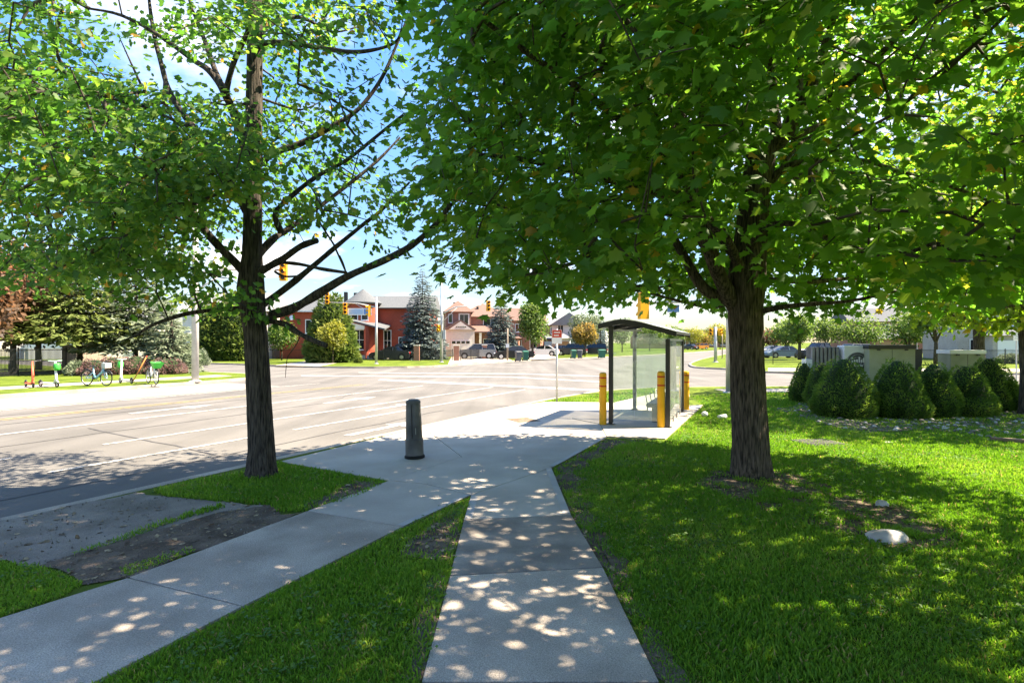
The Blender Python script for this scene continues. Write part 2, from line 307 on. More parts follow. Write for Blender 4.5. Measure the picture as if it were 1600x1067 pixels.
def in_poly(px, py, poly):
    inside = np.zeros(len(px), bool); n = len(poly)
    for i in range(n):
        x0, y0 = poly[i][0], poly[i][1]; x1, y1 = poly[(i+1)%n][0], poly[(i+1)%n][1]
        c = ((y0 > py) != (y1 > py)) & (px < (x1-x0)*(py-y0)/(y1-y0+1e-12)+x0); inside ^= c
    return inside
def vnoise(x, y, s, seed=0.0):            # cheap smooth value noise
    x = x*s+seed; y = y*s-seed*0.7
    xi = np.floor(x).astype(int); yi = np.floor(y).astype(int); fx = x-xi; fy = y-yi; fx = fx*fx*(3-2*fx); fy = fy*fy*(3-2*fy)
    h = lambda a, b: np.abs(np.sin(a*127.1+b*311.7+seed)*43758.5453)%1.0
    return (h(xi,yi)*(1-fx)+h(xi+1,yi)*fx)*(1-fy)+(h(xi,yi+1)*(1-fx)+h(xi+1,yi+1)*fx)*fy

# ------------------------------------------------------------------ ground, road, blocks, kerbs
def P2(l, z=0.0): return [tuple(g(x, y, z).xy) for x, y in l]
tag(MB().sheet([(-2500,-600),(2500,-600),(2500,3000),(-2500,3000)], -0.30).build('ground', M_LAWN), kind='structure')
tag(MB().sheet([(-220,-80),(260,-80),(260,420),(-220,420)], -0.12).build('road', M_ASPH), kind='structure')
def arc(c, r, a0, a1, n=7): return [(c[0]+r*math.cos(R(a0+(a1-a0)*i/n)), c[1]+r*math.sin(R(a0+(a1-a0)*i/n))) for i in range(n+1)]
def smooth(pts, it=2):
    for _ in range(it):
        q = [pts[0]]
        for a, b in zip(pts[:-1], pts[1:]): q += [(a[0]*.75+b[0]*.25, a[1]*.75+b[1]*.25), (a[0]*.25+b[0]*.75, a[1]*.25+b[1]*.75)]
        pts = q+[pts[-1]]
    return pts
def block(edge, rest, name='lawn', kerbname='kerb'):
    """a raised block of ground: edge = the kerbed side, rest = the far corners"""
    tag(MB().prism(edge+rest, -0.2, 0.0).build(name, M_LAWN), kind='structure')
    mb = MB(); n = len(edge); cx = sum(p[0] for p in edge+rest)/len(edge+rest); cy = sum(p[1] for p in edge+rest)/len(edge+rest)
    for i in range(n-1):
        a = Vector(edge[i]); b = Vector(edge[i+1]); d = (b-a).normalized(); o = Vector((d.y, -d.x))
        if o.dot(Vector((cx,cy))-a) > 0: o = -o
        a2 = a+o*0.17; b2 = b+o*0.17; a1 = a+o*0.003; b1 = b+o*0.003
        mb.prism([tuple(a1-d*0.03), tuple(b1+d*0.03), tuple(b2+d*0.03), tuple(a2-d*0.03)], -0.2, 0.004+0.0007*(i % 3))
    tag(mb.build(kerbname, M_CONC2), kind='structure')
near_edge = smooth([tuple(st(-45,7.45).xy), tuple(st(10,7.45).xy), tuple(st(15.2,7.35).xy)]+P2([(900,616.5),(960,609),(1021,605.5),(1075,604.5),(1140,604),(1240,603),(1600,606)])+[(75,24)], 2)
block(near_edge, [(75,-45),(-8,-45)])
fl = [tuple(st(-90,25.6).xy), tuple(st(14,25.6).xy), tuple(st(19.5,26.2).xy), tuple(st(21.6,29).xy), tuple(st(21.4,36).xy), tuple(st(20,110).xy)]
block(smooth(fl, 2), [tuple(st(-90,110).xy)])
hb = [(-150,88)]+P2([(60,563),(300,566),(380,568),(470,571.5),(560,573),(660,572),(720,568.5),(800,563),(880,559.5),(1000,555),(1100,549),(1180,542)])
block(smooth(hb, 1), [(160,420),(-220,420),(-220,120)])
rb = P2([(1200,541),(1140,552),(1100,560),(1080,567),(1080,570.5),(1092,573.5),(1140,575),(1200,581),(1400,582),(1600,583)])+[(140,45)]
block(smooth(rb, 1), [(260,60),(260,420),(170,420)])

# far pale lane with its gutter, and the road markings
mk = lambda s0, s1, t0, t1: [tuple(st(s0,t0).xy), tuple(st(s1,t0).xy), tuple(st(s1,t1).xy), tuple(st(s0,t1).xy)]
tag(MB().sheet(mk(-70,17,21.1,25.3), -0.116).build('pale_lane', M_PALE), kind='structure')
def mark(name, pts, m=M_PAINT, z=-0.112): tag(MB().sheet(pts, z).build(name, m), kind='structure')
zr = -0.112
for t, a, b, w, m in ((20.75,-60,19,0.12,M_PAINT),(18.2,-60,19.5,0.10,M_PAINTY),(18.5,-60,19.5,0.10,M_PAINTY),(15.4,-60,20.2,0.13,M_PAINT)):
    mark('lane_line', mk(a,b,t-w/2,t+w/2), m)
for t, ds in ((12.1, ((-2.6,-1.2),(1.4,4.2),(5.6,21))), (10.25, ((-8,-5.5),(-1.0,3.0),(4.0,7.8),(8.6,20.6)))):
    for a, b in ds: mark('lane_line', mk(a,b,t-0.06,t+0.06))
q = lambda l: [tuple(g(x,y,zr).xy) for x, y in l]
mark('stop_line', q([(596,592.2),(945,609.0),(945,611.6),(590,594)]))
mark('crosswalk_line', q([(470,586.3),(800,588.5),(940,596),(940,597.2),(800,589.6),(470,587.2)]))
mark('crosswalk_line', q([(560,581.6),(820,583.6),(940,587.2),(940,588.2),(820,584.4),(560,582.3)]))
# sealed cracks wandering along and across the lanes
M_TAR = pmat('crack_sealer', (0.045,0.043,0.042), (0.075,0.072,0.07), 6, 0.7)
for k, (s0, t0, ds, dt, n_) in enumerate(((-4,13.6,.9,.02,22),(2,8.9,.8,.03,16),(-8,16.8,1.0,.01,26),(6,9.0,.05,.7,9),(14,14.5,.6,.25,10),(-1,19.3,1.0,0,18))):
    pts = []; ss, t2 = s0, t0
    for i in range(n_): pts.append((ss, t2)); ss += ds*random.uniform(.7,1.3)+random.uniform(-.06,.06); t2 += dt*random.uniform(.7,1.3)+random.uniform(-.07,.07)
    m_ = MB(); w_ = .022; al = abs(ds) > abs(dt)
    v_ = [st(a+(0 if al else w_*e), b+(w_*e if al else 0), -0.1145) for a, b in pts for e in (-1,1)]
    m_.add(v_, [(2*i, 2*i+2, 2*i+3, 2*i+1) for i in range(n_-1)]); tag(m_.build('crack_seal', M_TAR), kind='structure')
# turn arrows
def arrow(s, t, turn=0):
    L_ = lambda a, b: tuple(st(s+a, t+b).xy)
    mark('turn_arrow', [L_(-1.2,-.10),L_(0.4,-.10),L_(0.4,-.34),L_(1.3,0),L_(0.4,.34),L_(0.4,.10),L_(-1.2,.10)])
arrow(9.8, 8.6); arrow(13.2, 11.2); arrow(9.6, 16.7); arrow(14, 13.8)
# catch basin on the far lane
cb_ = thing('catch_basin', 'grey catch basin grate at the far kerb by the rental bikes', 'grate', g(236,605,-0.116), R(-62))
MB().box((-0.7,-0.45,0),(0.7,0.45,0.02)).build('frame', M_CONC2, cb_)
for i in range(7): MB().box((-0.6+i*0.17,-0.36,0.02),(-0.52+i*0.17,0.36,0.03)).build('bar', M_BOLL, cb_)

# ------------------------------------------------------------------ concrete slabs
def shrink(pts, d=0.006):
    c = (sum(p[0] for p in pts)/len(pts), sum(p[1] for p in pts)/len(pts)); o = []
    for p in pts:
        v = Vector((p[0]-c[0], p[1]-c[1])); o.append(tuple(Vector(c)+v*(1-d/v.length)))
    return o
ZS = 0.018
def slab(parent, pts, m, z=ZS, name='slab', sh=0.010): return MB().prism(shrink(P2(pts), sh), -0.04, z).build(name, m, parent, bevel=0.004)
sw = tag(bpy.data.objects.new('sidewalk', None), kind='structure'); link(sw)
slab(sw, [(200,905),(380,950),(155,1067),(-60,1180),(-330,1067),(-60,987)], M_CONC2)
slab(sw, [(480,800),(630,825),(380,950),(200,905)], M_CONC2)
slab(sw, [(480,800),(608,752),(666,758),(735,775),(630,825)], M_CONC)
slab(sw, [(608,752),(722,715),(850,673),(893,655),(938,664),(948,684),(862,732),(735,775),(666,758)], M_CONC)
slab(sw, [(735,775),(862,732),(893,806),(724,814)], M_CONC)
slab(sw, [(724,814),(893,806),(943,889),(702,902)], M_CONC3)
slab(sw, [(702,902),(943,889),(1032,1070),(657,1070)], M_CONC2)
sl_ = slab(sw, [(657,1070),(1032,1070),(1310,1600),(540,1600)], M_CONC2)
def strip(a, b, w, z=ZS+0.004, m=M_CONCE):
    a = g(*a); b = g(*b); d = (b-a).normalized(); n_ = Vector((-d.y, d.x, 0))*w
    MB().sheet([tuple((a+n_*.08).xy), tuple((b+n_*.08).xy), tuple((b+n_).xy), tuple((a+n_).xy)], z).build('slab_border', m, sw)
strip((735,776),(632,824.5),-0.09); strip((862,733),(892,805),-0.09); strip((735.5,777),(725,813),0.09)
strip((948,684.5),(866,731),-0.09)
bp_ = tag(bpy.data.objects.new('bus_pad', None), kind='structure'); link(bp_)
slab(bp_, [(437,722),(560,692),(660,668),(722,715),(608,752)], M_CONC, ZS-0.004)
slab(bp_, [(660,668),(790,637.5),(893,655),(850,673),(722,715)], M_CONC, ZS-0.004)
slab(bp_, [(790,637.5),(850,628.4),(960,629.2),(970,638),(893,655)], M_CONC, ZS-0.004)
slab(bp_, [(893,655),(970,638),(1098,634),(1040,687),(948,684),(938,664)], M_CONC, ZS+0.012)
slab(bp_, [(960,629.2),(1024,614.5),(1024,607.5),(1076,607),(1078,619),(1066,634.6),(970,638)], M_CONC, ZS-0.004)
far_w = tag(bpy.data.objects.new('far_sidewalk', None), kind='structure'); link(far_w)
for i in range(34):
    MB().prism(mk(-40+i*1.75,-40+i*1.75+1.735,28.3,29.8), -0.04, 0.015).build('slab', M_CONC, far_w)
rw = tag(bpy.data.objects.new('cross_sidewalk', None), kind='structure'); link(rw)
for i in range(16):
    x0 = 8.2+i*1.6; MB().prism([(x0,20.35+i*.10),(x0+1.585,20.35+i*.10+.1),(x0+1.585,21.75+i*.10+.1),(x0,21.75+i*.10)], -0.04, 0.015).build('slab', M_CONC, rw)
# red-brown cast grate on the bus pad
cg = thing('drain_grate', 'rusty brown drain grate set in the sunlit bus pad', 'grate', g(817,657)+Vector((0,0,ZS)), R(-62))
MB().box((-0.34,-0.3,0.0),(0.34,0.3,0.004)).build('frame', pmat('rust_iron', (0.17,0.12,0.09), (0.28,0.20,0.15), 8, 0.9), cg)
for i in range(8): MB().box((-0.30+i*0.08,-0.26,0.004),(-0.26+i*0.08,0.26,0.010)).build('bar', MATS['rust_iron'], cg)
dg = thing('lawn_drain', 'grey slotted drain grate sunk in the lawn right of the big maple', 'grate', g(1280,693), R(8))
MB().box((-0.36,-0.3,0.0),(0.36,0.3,0.03)).build('frame', M_BOLL, dg)
for i in range(8): MB().box((-0.33+i*0.085,-0.27,0.035),(-0.275+i*0.085,0.27,0.042)).build('bar', pmat('dull_iron', (0.055,0.053,0.05), (0.10,0.097,0.092), 9, 0.9), dg)

# ------------------------------------------------------------------ soil patches and grass
def ragged(l, amp=0.05, step=0.12, seed=0):
    p = P2(l); o = []
    for i in range(len(p)):
        a = Vector(p[i]); b = Vector(p[(i+1)%len(p)]); k = max(1, int((b-a).length/step))
        for j in range(k):
            c = a.lerp(b, j/k); n1 = mnoise.noise(Vector((c.x*2.6, c.y*2.6, seed)))+0.6*mnoise.noise(Vector((c.x*7, c.y*7, seed+5)))
            d = (b-a).normalized(); o.append((c.x-d.y*n1*amp*2, c.y+d.x*n1*amp*2))
    return o
SOILS = {}
def soil(name, l, m, z, amp=0.05, seed=0):
    p = ragged(l, amp, 0.1, seed); SOILS.setdefault(name, []).append(p)
    tag(MB().sheet(p, z).build(name, m), kind='structure'); return p
so1 = soil('gravel_soil', [(-90,835),(0,814),(120,789),(215,769),(262,777),(430,792),(350,808),(210,842),(70,885),(0,880),(-90,880)], M_DUST, 0.006, 0.04, 1)
so2 = soil('dark_soil', [(60,884),(200,842),(345,801),(425,789),(440,803),(476,801),(340,853),(203,902),(135,913)], M_SOIL, 0.010, 0.035, 2)
so3 = soil('dark_soil', [(733,781),(650,838),(628,868),(690,878),(706,870),(723,815)], M_SOIL, 0.006, 0.05, 3)
so4 = soil('dark_soil', [(864,733),(950,686),(1000,688),(960,700),(900,738),(925,800),(985,900),(1070,1067),(1100,1130),(1050,1130),(1036,1067),(946,889),(896,806)], M_SOIL, 0.006, 0.07, 4)
so5 = soil('dark_soil', [(1095,745),(1150,735),(1215,735),(1320,765),(1420,800),(1510,832),(1490,850),(1400,858),(1310,832),(1210,800),(1120,775)], M_SOIL, 0.006, 0.16, 5)
so6 = soil('dark_soil', [(560,752),(606,754),(560,777),(500,797),(470,797),(510,770)], M_SOIL, 0.006, 0.05, 6)
so7 = soil('dark_soil', [(690,880),(702,905),(672,1010),(657,1067),(628,1067),(650,980),(668,900)], M_SOIL, 0.0065, 0.03, 7)

LAWNS = [P2([(1036,1067),(946,889),(896,806),(864,732),(950,687),(1041,690),(1100,634),(1078,620),(1140,614),(1240,612),(1600,614)])+[(30,20),(30,1.5),(1.2,1.5)],
         P2([(735,779),(632,827),(382,952),(155,1068),(-20,1180),(600,1250),(657,1067),(701,902),(723,815)]),
         P2([(-60,873),(0,880),(62,886),(132,913),(100,932),(0,966),(-60,985)]),
         P2([(238,768),(300,752),(380,738),(436,724),(520,739),(606,753),(560,776),(480,799),(432,801),(420,790),(330,784),(262,776)]),
         P2([(205,832),(255,817),(305,800),(345,789),(352,794),(300,808),(250,824),(205,843)]),
         P2([(120,862),(205,834),(205,842),(110,872)]),
         P2([(185,888),(240,873),(300,855),(305,862),(250,884),(195,903)]),
         P2([(850,627),(1021,606.5),(1024,614),(958,629)])]
THIN = {id(so1): 0.02, id(so2): 0.02}
def grass():
    Ps = []
    for y0, y1, dens in ((1.5,4.5,8600),(4.5,7,5200),(7,11,2450),(11,17,900),(17,24,300)):
        x0 = -(0.98*y1+1.2); x1 = 1.0*y1+1.2; n = int((x1-x0)*(y1-y0)*dens)
        x = RNG.uniform(x0,x1,n); y = RNG.uniform(y0,y1,n); k = np.abs(x) < 0.98*y+1.2; x = x[k]; y = y[k]
        ok = np.zeros(len(x), bool)
        for l in LAWNS: ok |= in_poly(x, y, l)
        x = x[ok]; y = y[ok]; keep = np.ones(len(x))
        for s_, f in ((so3,.10),(so4,.22),(so5,.33),(so6,.22),(so7,.15)):
            ii = in_poly(x+RNG.normal(0,.07,len(x)), y+RNG.normal(0,.07,len(x)), s_); nn = vnoise(x, y, 5.0, 3.1); keep[ii] = np.clip((nn[ii]-(1-f*1.6))*4, 0.04, 1)
        for s_ in (so1, so2): keep[in_poly(x, y, s_)] *= 0.55
        keep *= np.clip(0.35+1.1*vnoise(x,y,1.4,7.7)+0.5*vnoise(x,y,6,1.7), 0.25, 1)
        k = RNG.random(len(x)) < keep; x = x[k]; y = y[k]
        Ps.append(np.stack([x, y, np.zeros(len(x))], 1))
    P = np.concatenate(Ps); n = len(P); Y = P[:,1]
    hgt = RNG.uniform(0.028,0.060,n)*(0.65+0.75*vnoise(P[:,0],P[:,1],1.1,2.2))*(1+np.clip(Y-6,0,20)*0.012)
    wid = 0.0040+0.0016*np.clip(Y-3,0,30)
    D = np.stack([RNG.normal(0,.45,n), RNG.normal(0,.45,n), np.ones(n)],1)
    Nn = np.stack([RNG.normal(0,1,n), RNG.normal(0,1,n), RNG.normal(0,.2,n)],1)
    X, D, Z = basis(D, Nn); tv = np.asarray(TRI_T[0]); K = n
    V = P[:,None,:]+tv[None,:,0,None]*X[:,None,:]*wid[:,None,None]+hgt[:,None,None]*(tv[None,:,1,None]*D[:,None,:]+2.0*tv[None,:,2,None]*Z[:,None,:])
    tone = vnoise(P[:,0],P[:,1],0.8,4.4)*0.45+vnoise(P[:,0],P[:,1],3.3,9.1)*0.2
    rnd = np.clip(tone+RNG.random(n)*0.45, 0, 0.96); dry = vnoise(P[:,0],P[:,1],0.9,6.1)*vnoise(P[:,0],P[:,1],4.0,2.9); rnd[RNG.random(n) < 0.025+0.30*np.clip(dry-.35,0,1)] = 0.99
    me = bpy.data.meshes.new('grass'); me.vertices.add(K*4); me.vertices.foreach_set('co', V.reshape(-1).astype(np.float32))
    Fc = (np.asarray(TRI_T[1])[None]+(np.arange(K)*4)[:,None,None]).reshape(-1)
    me.loops.add(len(Fc)); me.loops.foreach_set('vertex_index', Fc.astype(np.int32)); me.polygons.add(K*2); me.polygons.foreach_set('loop_start', (np.arange(K*2)*3).astype(np.int32))
    me.materials.append(M_GRASS); a = me.attributes.new('rnd','FLOAT','FACE'); a.data.foreach_set('value', np.repeat(rnd,2).astype(np.float32)); me.update(calc_edges=True)
    tag(link(bpy.data.objects.new('grass', me)), 'short green lawn grass growing on both sides of the concrete walk', 'grass', kind='stuff')
    print('grass blades', n)
grass()
def litter():
    ps = []
    for poly, n in ((so5,520),(so4,260),(so3,90),(so2,150),(so1,90),(so6,60)):
        p = np.array(poly); x = RNG.uniform(p[:,0].min(),p[:,0].max(),n*3); y = RNG.uniform(p[:,1].min(),p[:,1].max(),n*3); k = in_poly(x,y,poly); ps.append(np.stack([x[k][:n],y[k][:n],np.full(min(n,k.sum()),0.016)],1))
    P = np.concatenate(ps); n = len(P); D = rv(n)*(1,1,.12); Nn = np.array([0,0,1.])+rv(n,.25)
    m = leafmat('fallen_leaves', (0.10,0.07,0.045), (0.20,0.145,0.085), (0.36,0.28,0.17), 0.1, 0.8)
    tag(cloud('leaf_litter', P, D, Nn, RNG.uniform(.03,.075,n), OAK_T, RNG.random(n), m), 'dry brown fallen leaves scattered over the bare soil', 'leaf litter')
litter()
CLOD_T = ([(-.5,-.35,0),(.5,-.4,0),(.1,.5,0),(0,0,.55)], [(0,1,3),(1,2,3),(2,0,3)])
def crumbs(name, polys, n, lo, hi, m, label, cat):
    ps = []
    for poly, k_ in polys:
        p = np.array(poly); q_ = int(n*k_); x = RNG.uniform(p[:,0].min(),p[:,0].max(),q_*3); y = RNG.uniform(p[:,1].min(),p[:,1].max(),q_*3)
        w = in_poly(x+RNG.normal(0,.04,len(x)), y+RNG.normal(0,.04,len(x)), poly) & (vnoise(x,y,3.0,8.8) > RNG.random(len(x))*.9); x = x[w][:q_]; y = y[w][:q_]; ps.append(np.stack([x,y,np.full(len(x),.008)],1))
    P = np.concatenate(ps); n = len(P); D = rv(n)*(1,1,.15); S = lo+(hi-lo)*RNG.random(n)**3
    tag(cloud(name, P, D, np.array([0,0,1.])+rv(n,.3), S, CLOD_T, RNG.random(n)*.95, m), label, cat)
crumbs('soil_crumbs', ((so1,.5),(so2,.6),(so3,.2),(so4,.35),(so5,.3),(so6,.15),(so7,.1)), 1800, .005, .022, leafmat('crumb_soil',(0.08,0.066,0.054),(0.15,0.128,0.105),(0.26,0.23,0.195),0.0,0.95,spec=.05), 'loose crumbs of soil and grit on the bare patches', 'soil')
def weeds():
    x = RNG.uniform(-6,12,9000); y = RNG.uniform(2.2,12,9000); ok = np.zeros(len(x),bool)
    for l in LAWNS[:4]: ok |= in_poly(x,y,l)
    ok &= vnoise(x,y,1.3,5.5) > .52; x = x[ok]; y = y[ok]; k = 6; n = len(x)*k
    P = np.stack([np.repeat(x,k)+RNG.normal(0,.03,n), np.repeat(y,k)+RNG.normal(0,.03,n), RNG.uniform(.02,.055,n)],1); a = RNG.uniform(0,6.28,n)
    tag(cloud('clover', P, np.stack([np.cos(a),np.sin(a),RNG.normal(.1,.2,n)],1), np.array([0,0,1.])+rv(n,.25), RNG.uniform(.018,.042,n), QUAD_T, np.clip(RNG.random(n)*.8,0,.9), leafmat('clover_leaves',(0.040,0.105,0.018),(0.070,0.160,0.030),(0.12,0.21,0.05),.35,.6)), 'clover and small broad-leaved weeds in the lawn', 'weeds')
weeds()

# ------------------------------------------------------------------ trees near the camera
def trunk_mb(pts, rad, n=28, flare=0.0, lobes=5, seed=0, ridge=0.03):
    """trunk with root flare and bark ridges; pts from the ground up"""
    P = [Vector(p) for p in pts]; fine = []; fr = []
    for i in range(len(P)-1):
        k = max(2, int((P[i+1]-P[i]).length/0.06))
        for j in range(k): fine.append(P[i].lerp(P[i+1], j/k)); fr.append(rad[i]+(rad[i+1]-rad[i])*j/k)
    fine.append(P[-1]); fr.append(rad[-1]); vs = []; fs = []
    for i, p in enumerate(fine):
        h = p.z
        for k in range(n):
            th = 2*math.pi*k/n; f = flare*math.exp(-max(h,0)/0.16)*(0.6+0.4*math.sin(lobes*th+seed)+0.25*math.sin(3*th+seed*2))
            dn = mnoise.noise(Vector((math.cos(th)*1.3, math.sin(th)*1.3, h*0.9+seed)))*0.07+mnoise.noise(Vector((math.cos(th)*7, math.sin(th)*7, h*1.5+seed)))*ridge+(0.5-abs(mnoise.noise(Vector((math.cos(th)*11+.4*math.sin(h*5), math.sin(th)*11, h*2.3+seed))))*2)*ridge*.9
            r = fr[i]*(1+f+dn); vs.append((p.x+r*math.cos(th), p.y+r*math.sin(th), p.z))
    for i in range(len(fine)-1):
        for k in range(n): fs.append((i*n+k, i*n+(k+1)%n, (i+1)*n+(k+1)%n, (i+1)*n+k))
    mb = MB(); mb.add(vs, fs); return mb
def curve(pts, k=4):                      # Catmull-Rom through points (Vector, r)
    o = []
    for i in range(len(pts)-1):
        p0 = pts[max(i-1,0)]; p1 = pts[i]; p2 = pts[i+1]; p3 = pts[min(i+2,len(pts)-1)]
        for j in range(k):
            t = j/k; t2 = t*t; t3 = t2*t
            o.append((0.5*((2*p1[0])+(p2[0]-p0[0])*t+(2*p0[0]-5*p1[0]+4*p2[0]-p3[0])*t2+(3*p1[0]-p0[0]-3*p2[0]+p3[0])*t3), p1[1]+(p2[1]-p1[1])*t))
    o.append(pts[-1]); return o
def grow(nodes, att, step=0.3, lift=0.25, maxr=0.035):
    """join every attractor to the nearest branch node, thinner and thinner; returns paths [(points, radii)]"""
    N0 = np.array([tuple(p) for p in nodes]); n0 = len(N0); pos = np.zeros((n0+len(att)*30, 3)); pos[:n0] = N0; cnt = n0; par = [-1]*n0; leafn = []
    d0 = np.min(np.linalg.norm(att[:,None,:]-N0[None], axis=2), axis=1)
    paths = []
    for ai in np.argsort(d0):
        a = att[ai]; d = np.linalg.norm(pos[:cnt]-a, axis=1); j = int(np.argmin(d)); L_ = d[j]
        k = max(1, min(24, int(L_/step))); st_ = pos[j].copy(); path = [j]; mid = np.array([0,0,lift*L_*0.5])+RNG.normal(0,0.07*L_,3)
        for i in range(1, k+1):
            t = i/k; p = st_+(a-st_)*t+mid*4*t*(1-t)*0.5+RNG.normal(0,0.012,3); pos[cnt] = p; par.append(path[-1]); path.append(cnt); cnt += 1
        paths.append(path)
    w = np.zeros(cnt); 
    for p in paths: w[p[-1]] += 1
    for i in range(cnt-1, n0-1, -1):
        if par[i] >= n0: w[par[i]] += w[i]
    r = np.minimum(maxr, 0.0042*np.maximum(w,1)**0.46)
    return [([Vector(pos[i]) for i in p], [min(r[p[1]], maxr) if i < n0 else r[i] for i in p]) for p in paths]
def finish_tree(root, base, limbs, bark, att, per, spread, size, tpl, lm, outward, flat, parts=300, grow_lift=0.25, twigs=True, trunk_nodes=()):
    nodes = [p for l in limbs for p, r in l]+list(trunk_nodes)
    if twigs:
        mb = MB()
        for pts, rad in grow(nodes, att, lift=grow_lift): mb.tube([p-base for p in pts], rad, 5, False)
        tag(mb.build('twigs', M_TWIG, root, True), kind='stuff')
    n = len(att)*per; c = np.repeat(att, per, axis=0)
    off = RNG.normal(0, 1, (n,3))*np.array([spread, spread, spread*0.52]); P = c+off
    P[:,2] -= 0.12*np.linalg.norm(off[:,:2],axis=1)
    radial = norm((P-np.array(outward))*np.array([1,1,0.35]))
    Nn = norm(np.array([0,0,1.0])*flat+radial*0.55+rv(n,0.42)); D = norm(norm(off*np.array([1,1,.3]))*0.8+radial*0.5+np.array([0,0,-0.45])+rv(n,0.35))
    S = RNG.uniform(size[0], size[1], n)
    tone = np.repeat(RNG.random(len(att))**1.3, per)*0.55
    rnd = np.clip(tone+RNG.random(n)*0.5, 0, 0.95); rnd[RNG.random(n) < 0.014] = 0.99
    k = (np.linalg.norm(P-np.array([0,0,H]), axis=1) > 2.2) & (P[:,2] > 1.75); P, Nn, D, S, rnd = P[k], Nn[k], D[k], S[k], rnd[k]
    sel = np.zeros(len(P), bool)
    if parts:                              # the leaves that show largest are parts of their own
        px = 800+P[:,0]*F/np.maximum(P[:,1],.1); py = HZ-(P[:,2]-H)*F/np.maximum(P[:,1],.1)
        big = np.where((P[:,1] > 0.5) & (px > 5) & (px < 1595) & (py > 5) & (py < 1000), S/np.maximum(P[:,1],.3), 0)
        sel[np.argsort(-big)[:parts]] = True
    b = np.array(base)
    cloud('crown', P[~sel]-b, D[~sel], Nn[~sel], S[~sel], tpl, rnd[~sel], lm, root)
    if parts:
        vm = [cloud_mesh('leaf', np.zeros((1,3)), np.array([[0,1.,0]]), np.array([[0,0,1.]]), np.ones(1), tpl[0], tpl[1], np.array([v]), lm) for v in (0.12,0.3,0.45,0.6,0.75,0.9)]
        X, Dn, Z = basis(D[sel], Nn[sel]); Ps = P[sel]-b; Ss = S[sel]
        for i in range(len(Ps)):
            o = bpy.data.objects.new('leaf', vm[i % 6]); link(o, root)
            m = Matrix(((X[i][0],Dn[i][0],Z[i][0]),(X[i][1],Dn[i][1],Z[i][1]),(X[i][2],Dn[i][2],Z[i][2]))).to_4x4(); m.translation = Vector(Ps[i])
            o.matrix_basis = m @ Matrix.Scale(Ss[i], 4)
def limbs_from_px(spec, Y0):
    out = []
    for pts, r0, r1, dy in spec:
        n = len(pts); l = []
        for i, (x, y) in enumerate(pts):
            t = i/(n-1); l.append((at(x, y, Y0+dy*t), r0+(r1-r0)*t))
        out.append(curve(l, 4))
    return out
def pick(n, dens):                         # sample attractors from image blobs at real depths
    out = []
    tot = sum(e[2]*e[3]*e[4] for e in dens)
    for cx, cy, rx, ry, w, y0, y1 in dens:
        k = max(2, int(n*rx*ry*w/tot)); a = RNG.uniform(0,2*np.pi,k); rr = np.sqrt(RNG.random(k)); x = cx+rx*rr*np.cos(a); y = cy+ry*rr*np.sin(a); Y = RNG.uniform(y0,y1,k)
        out.append(np.stack([(x-800)*Y/F, Y, H+(HZ-y)*Y/F],1))
    return np.concatenate(out)

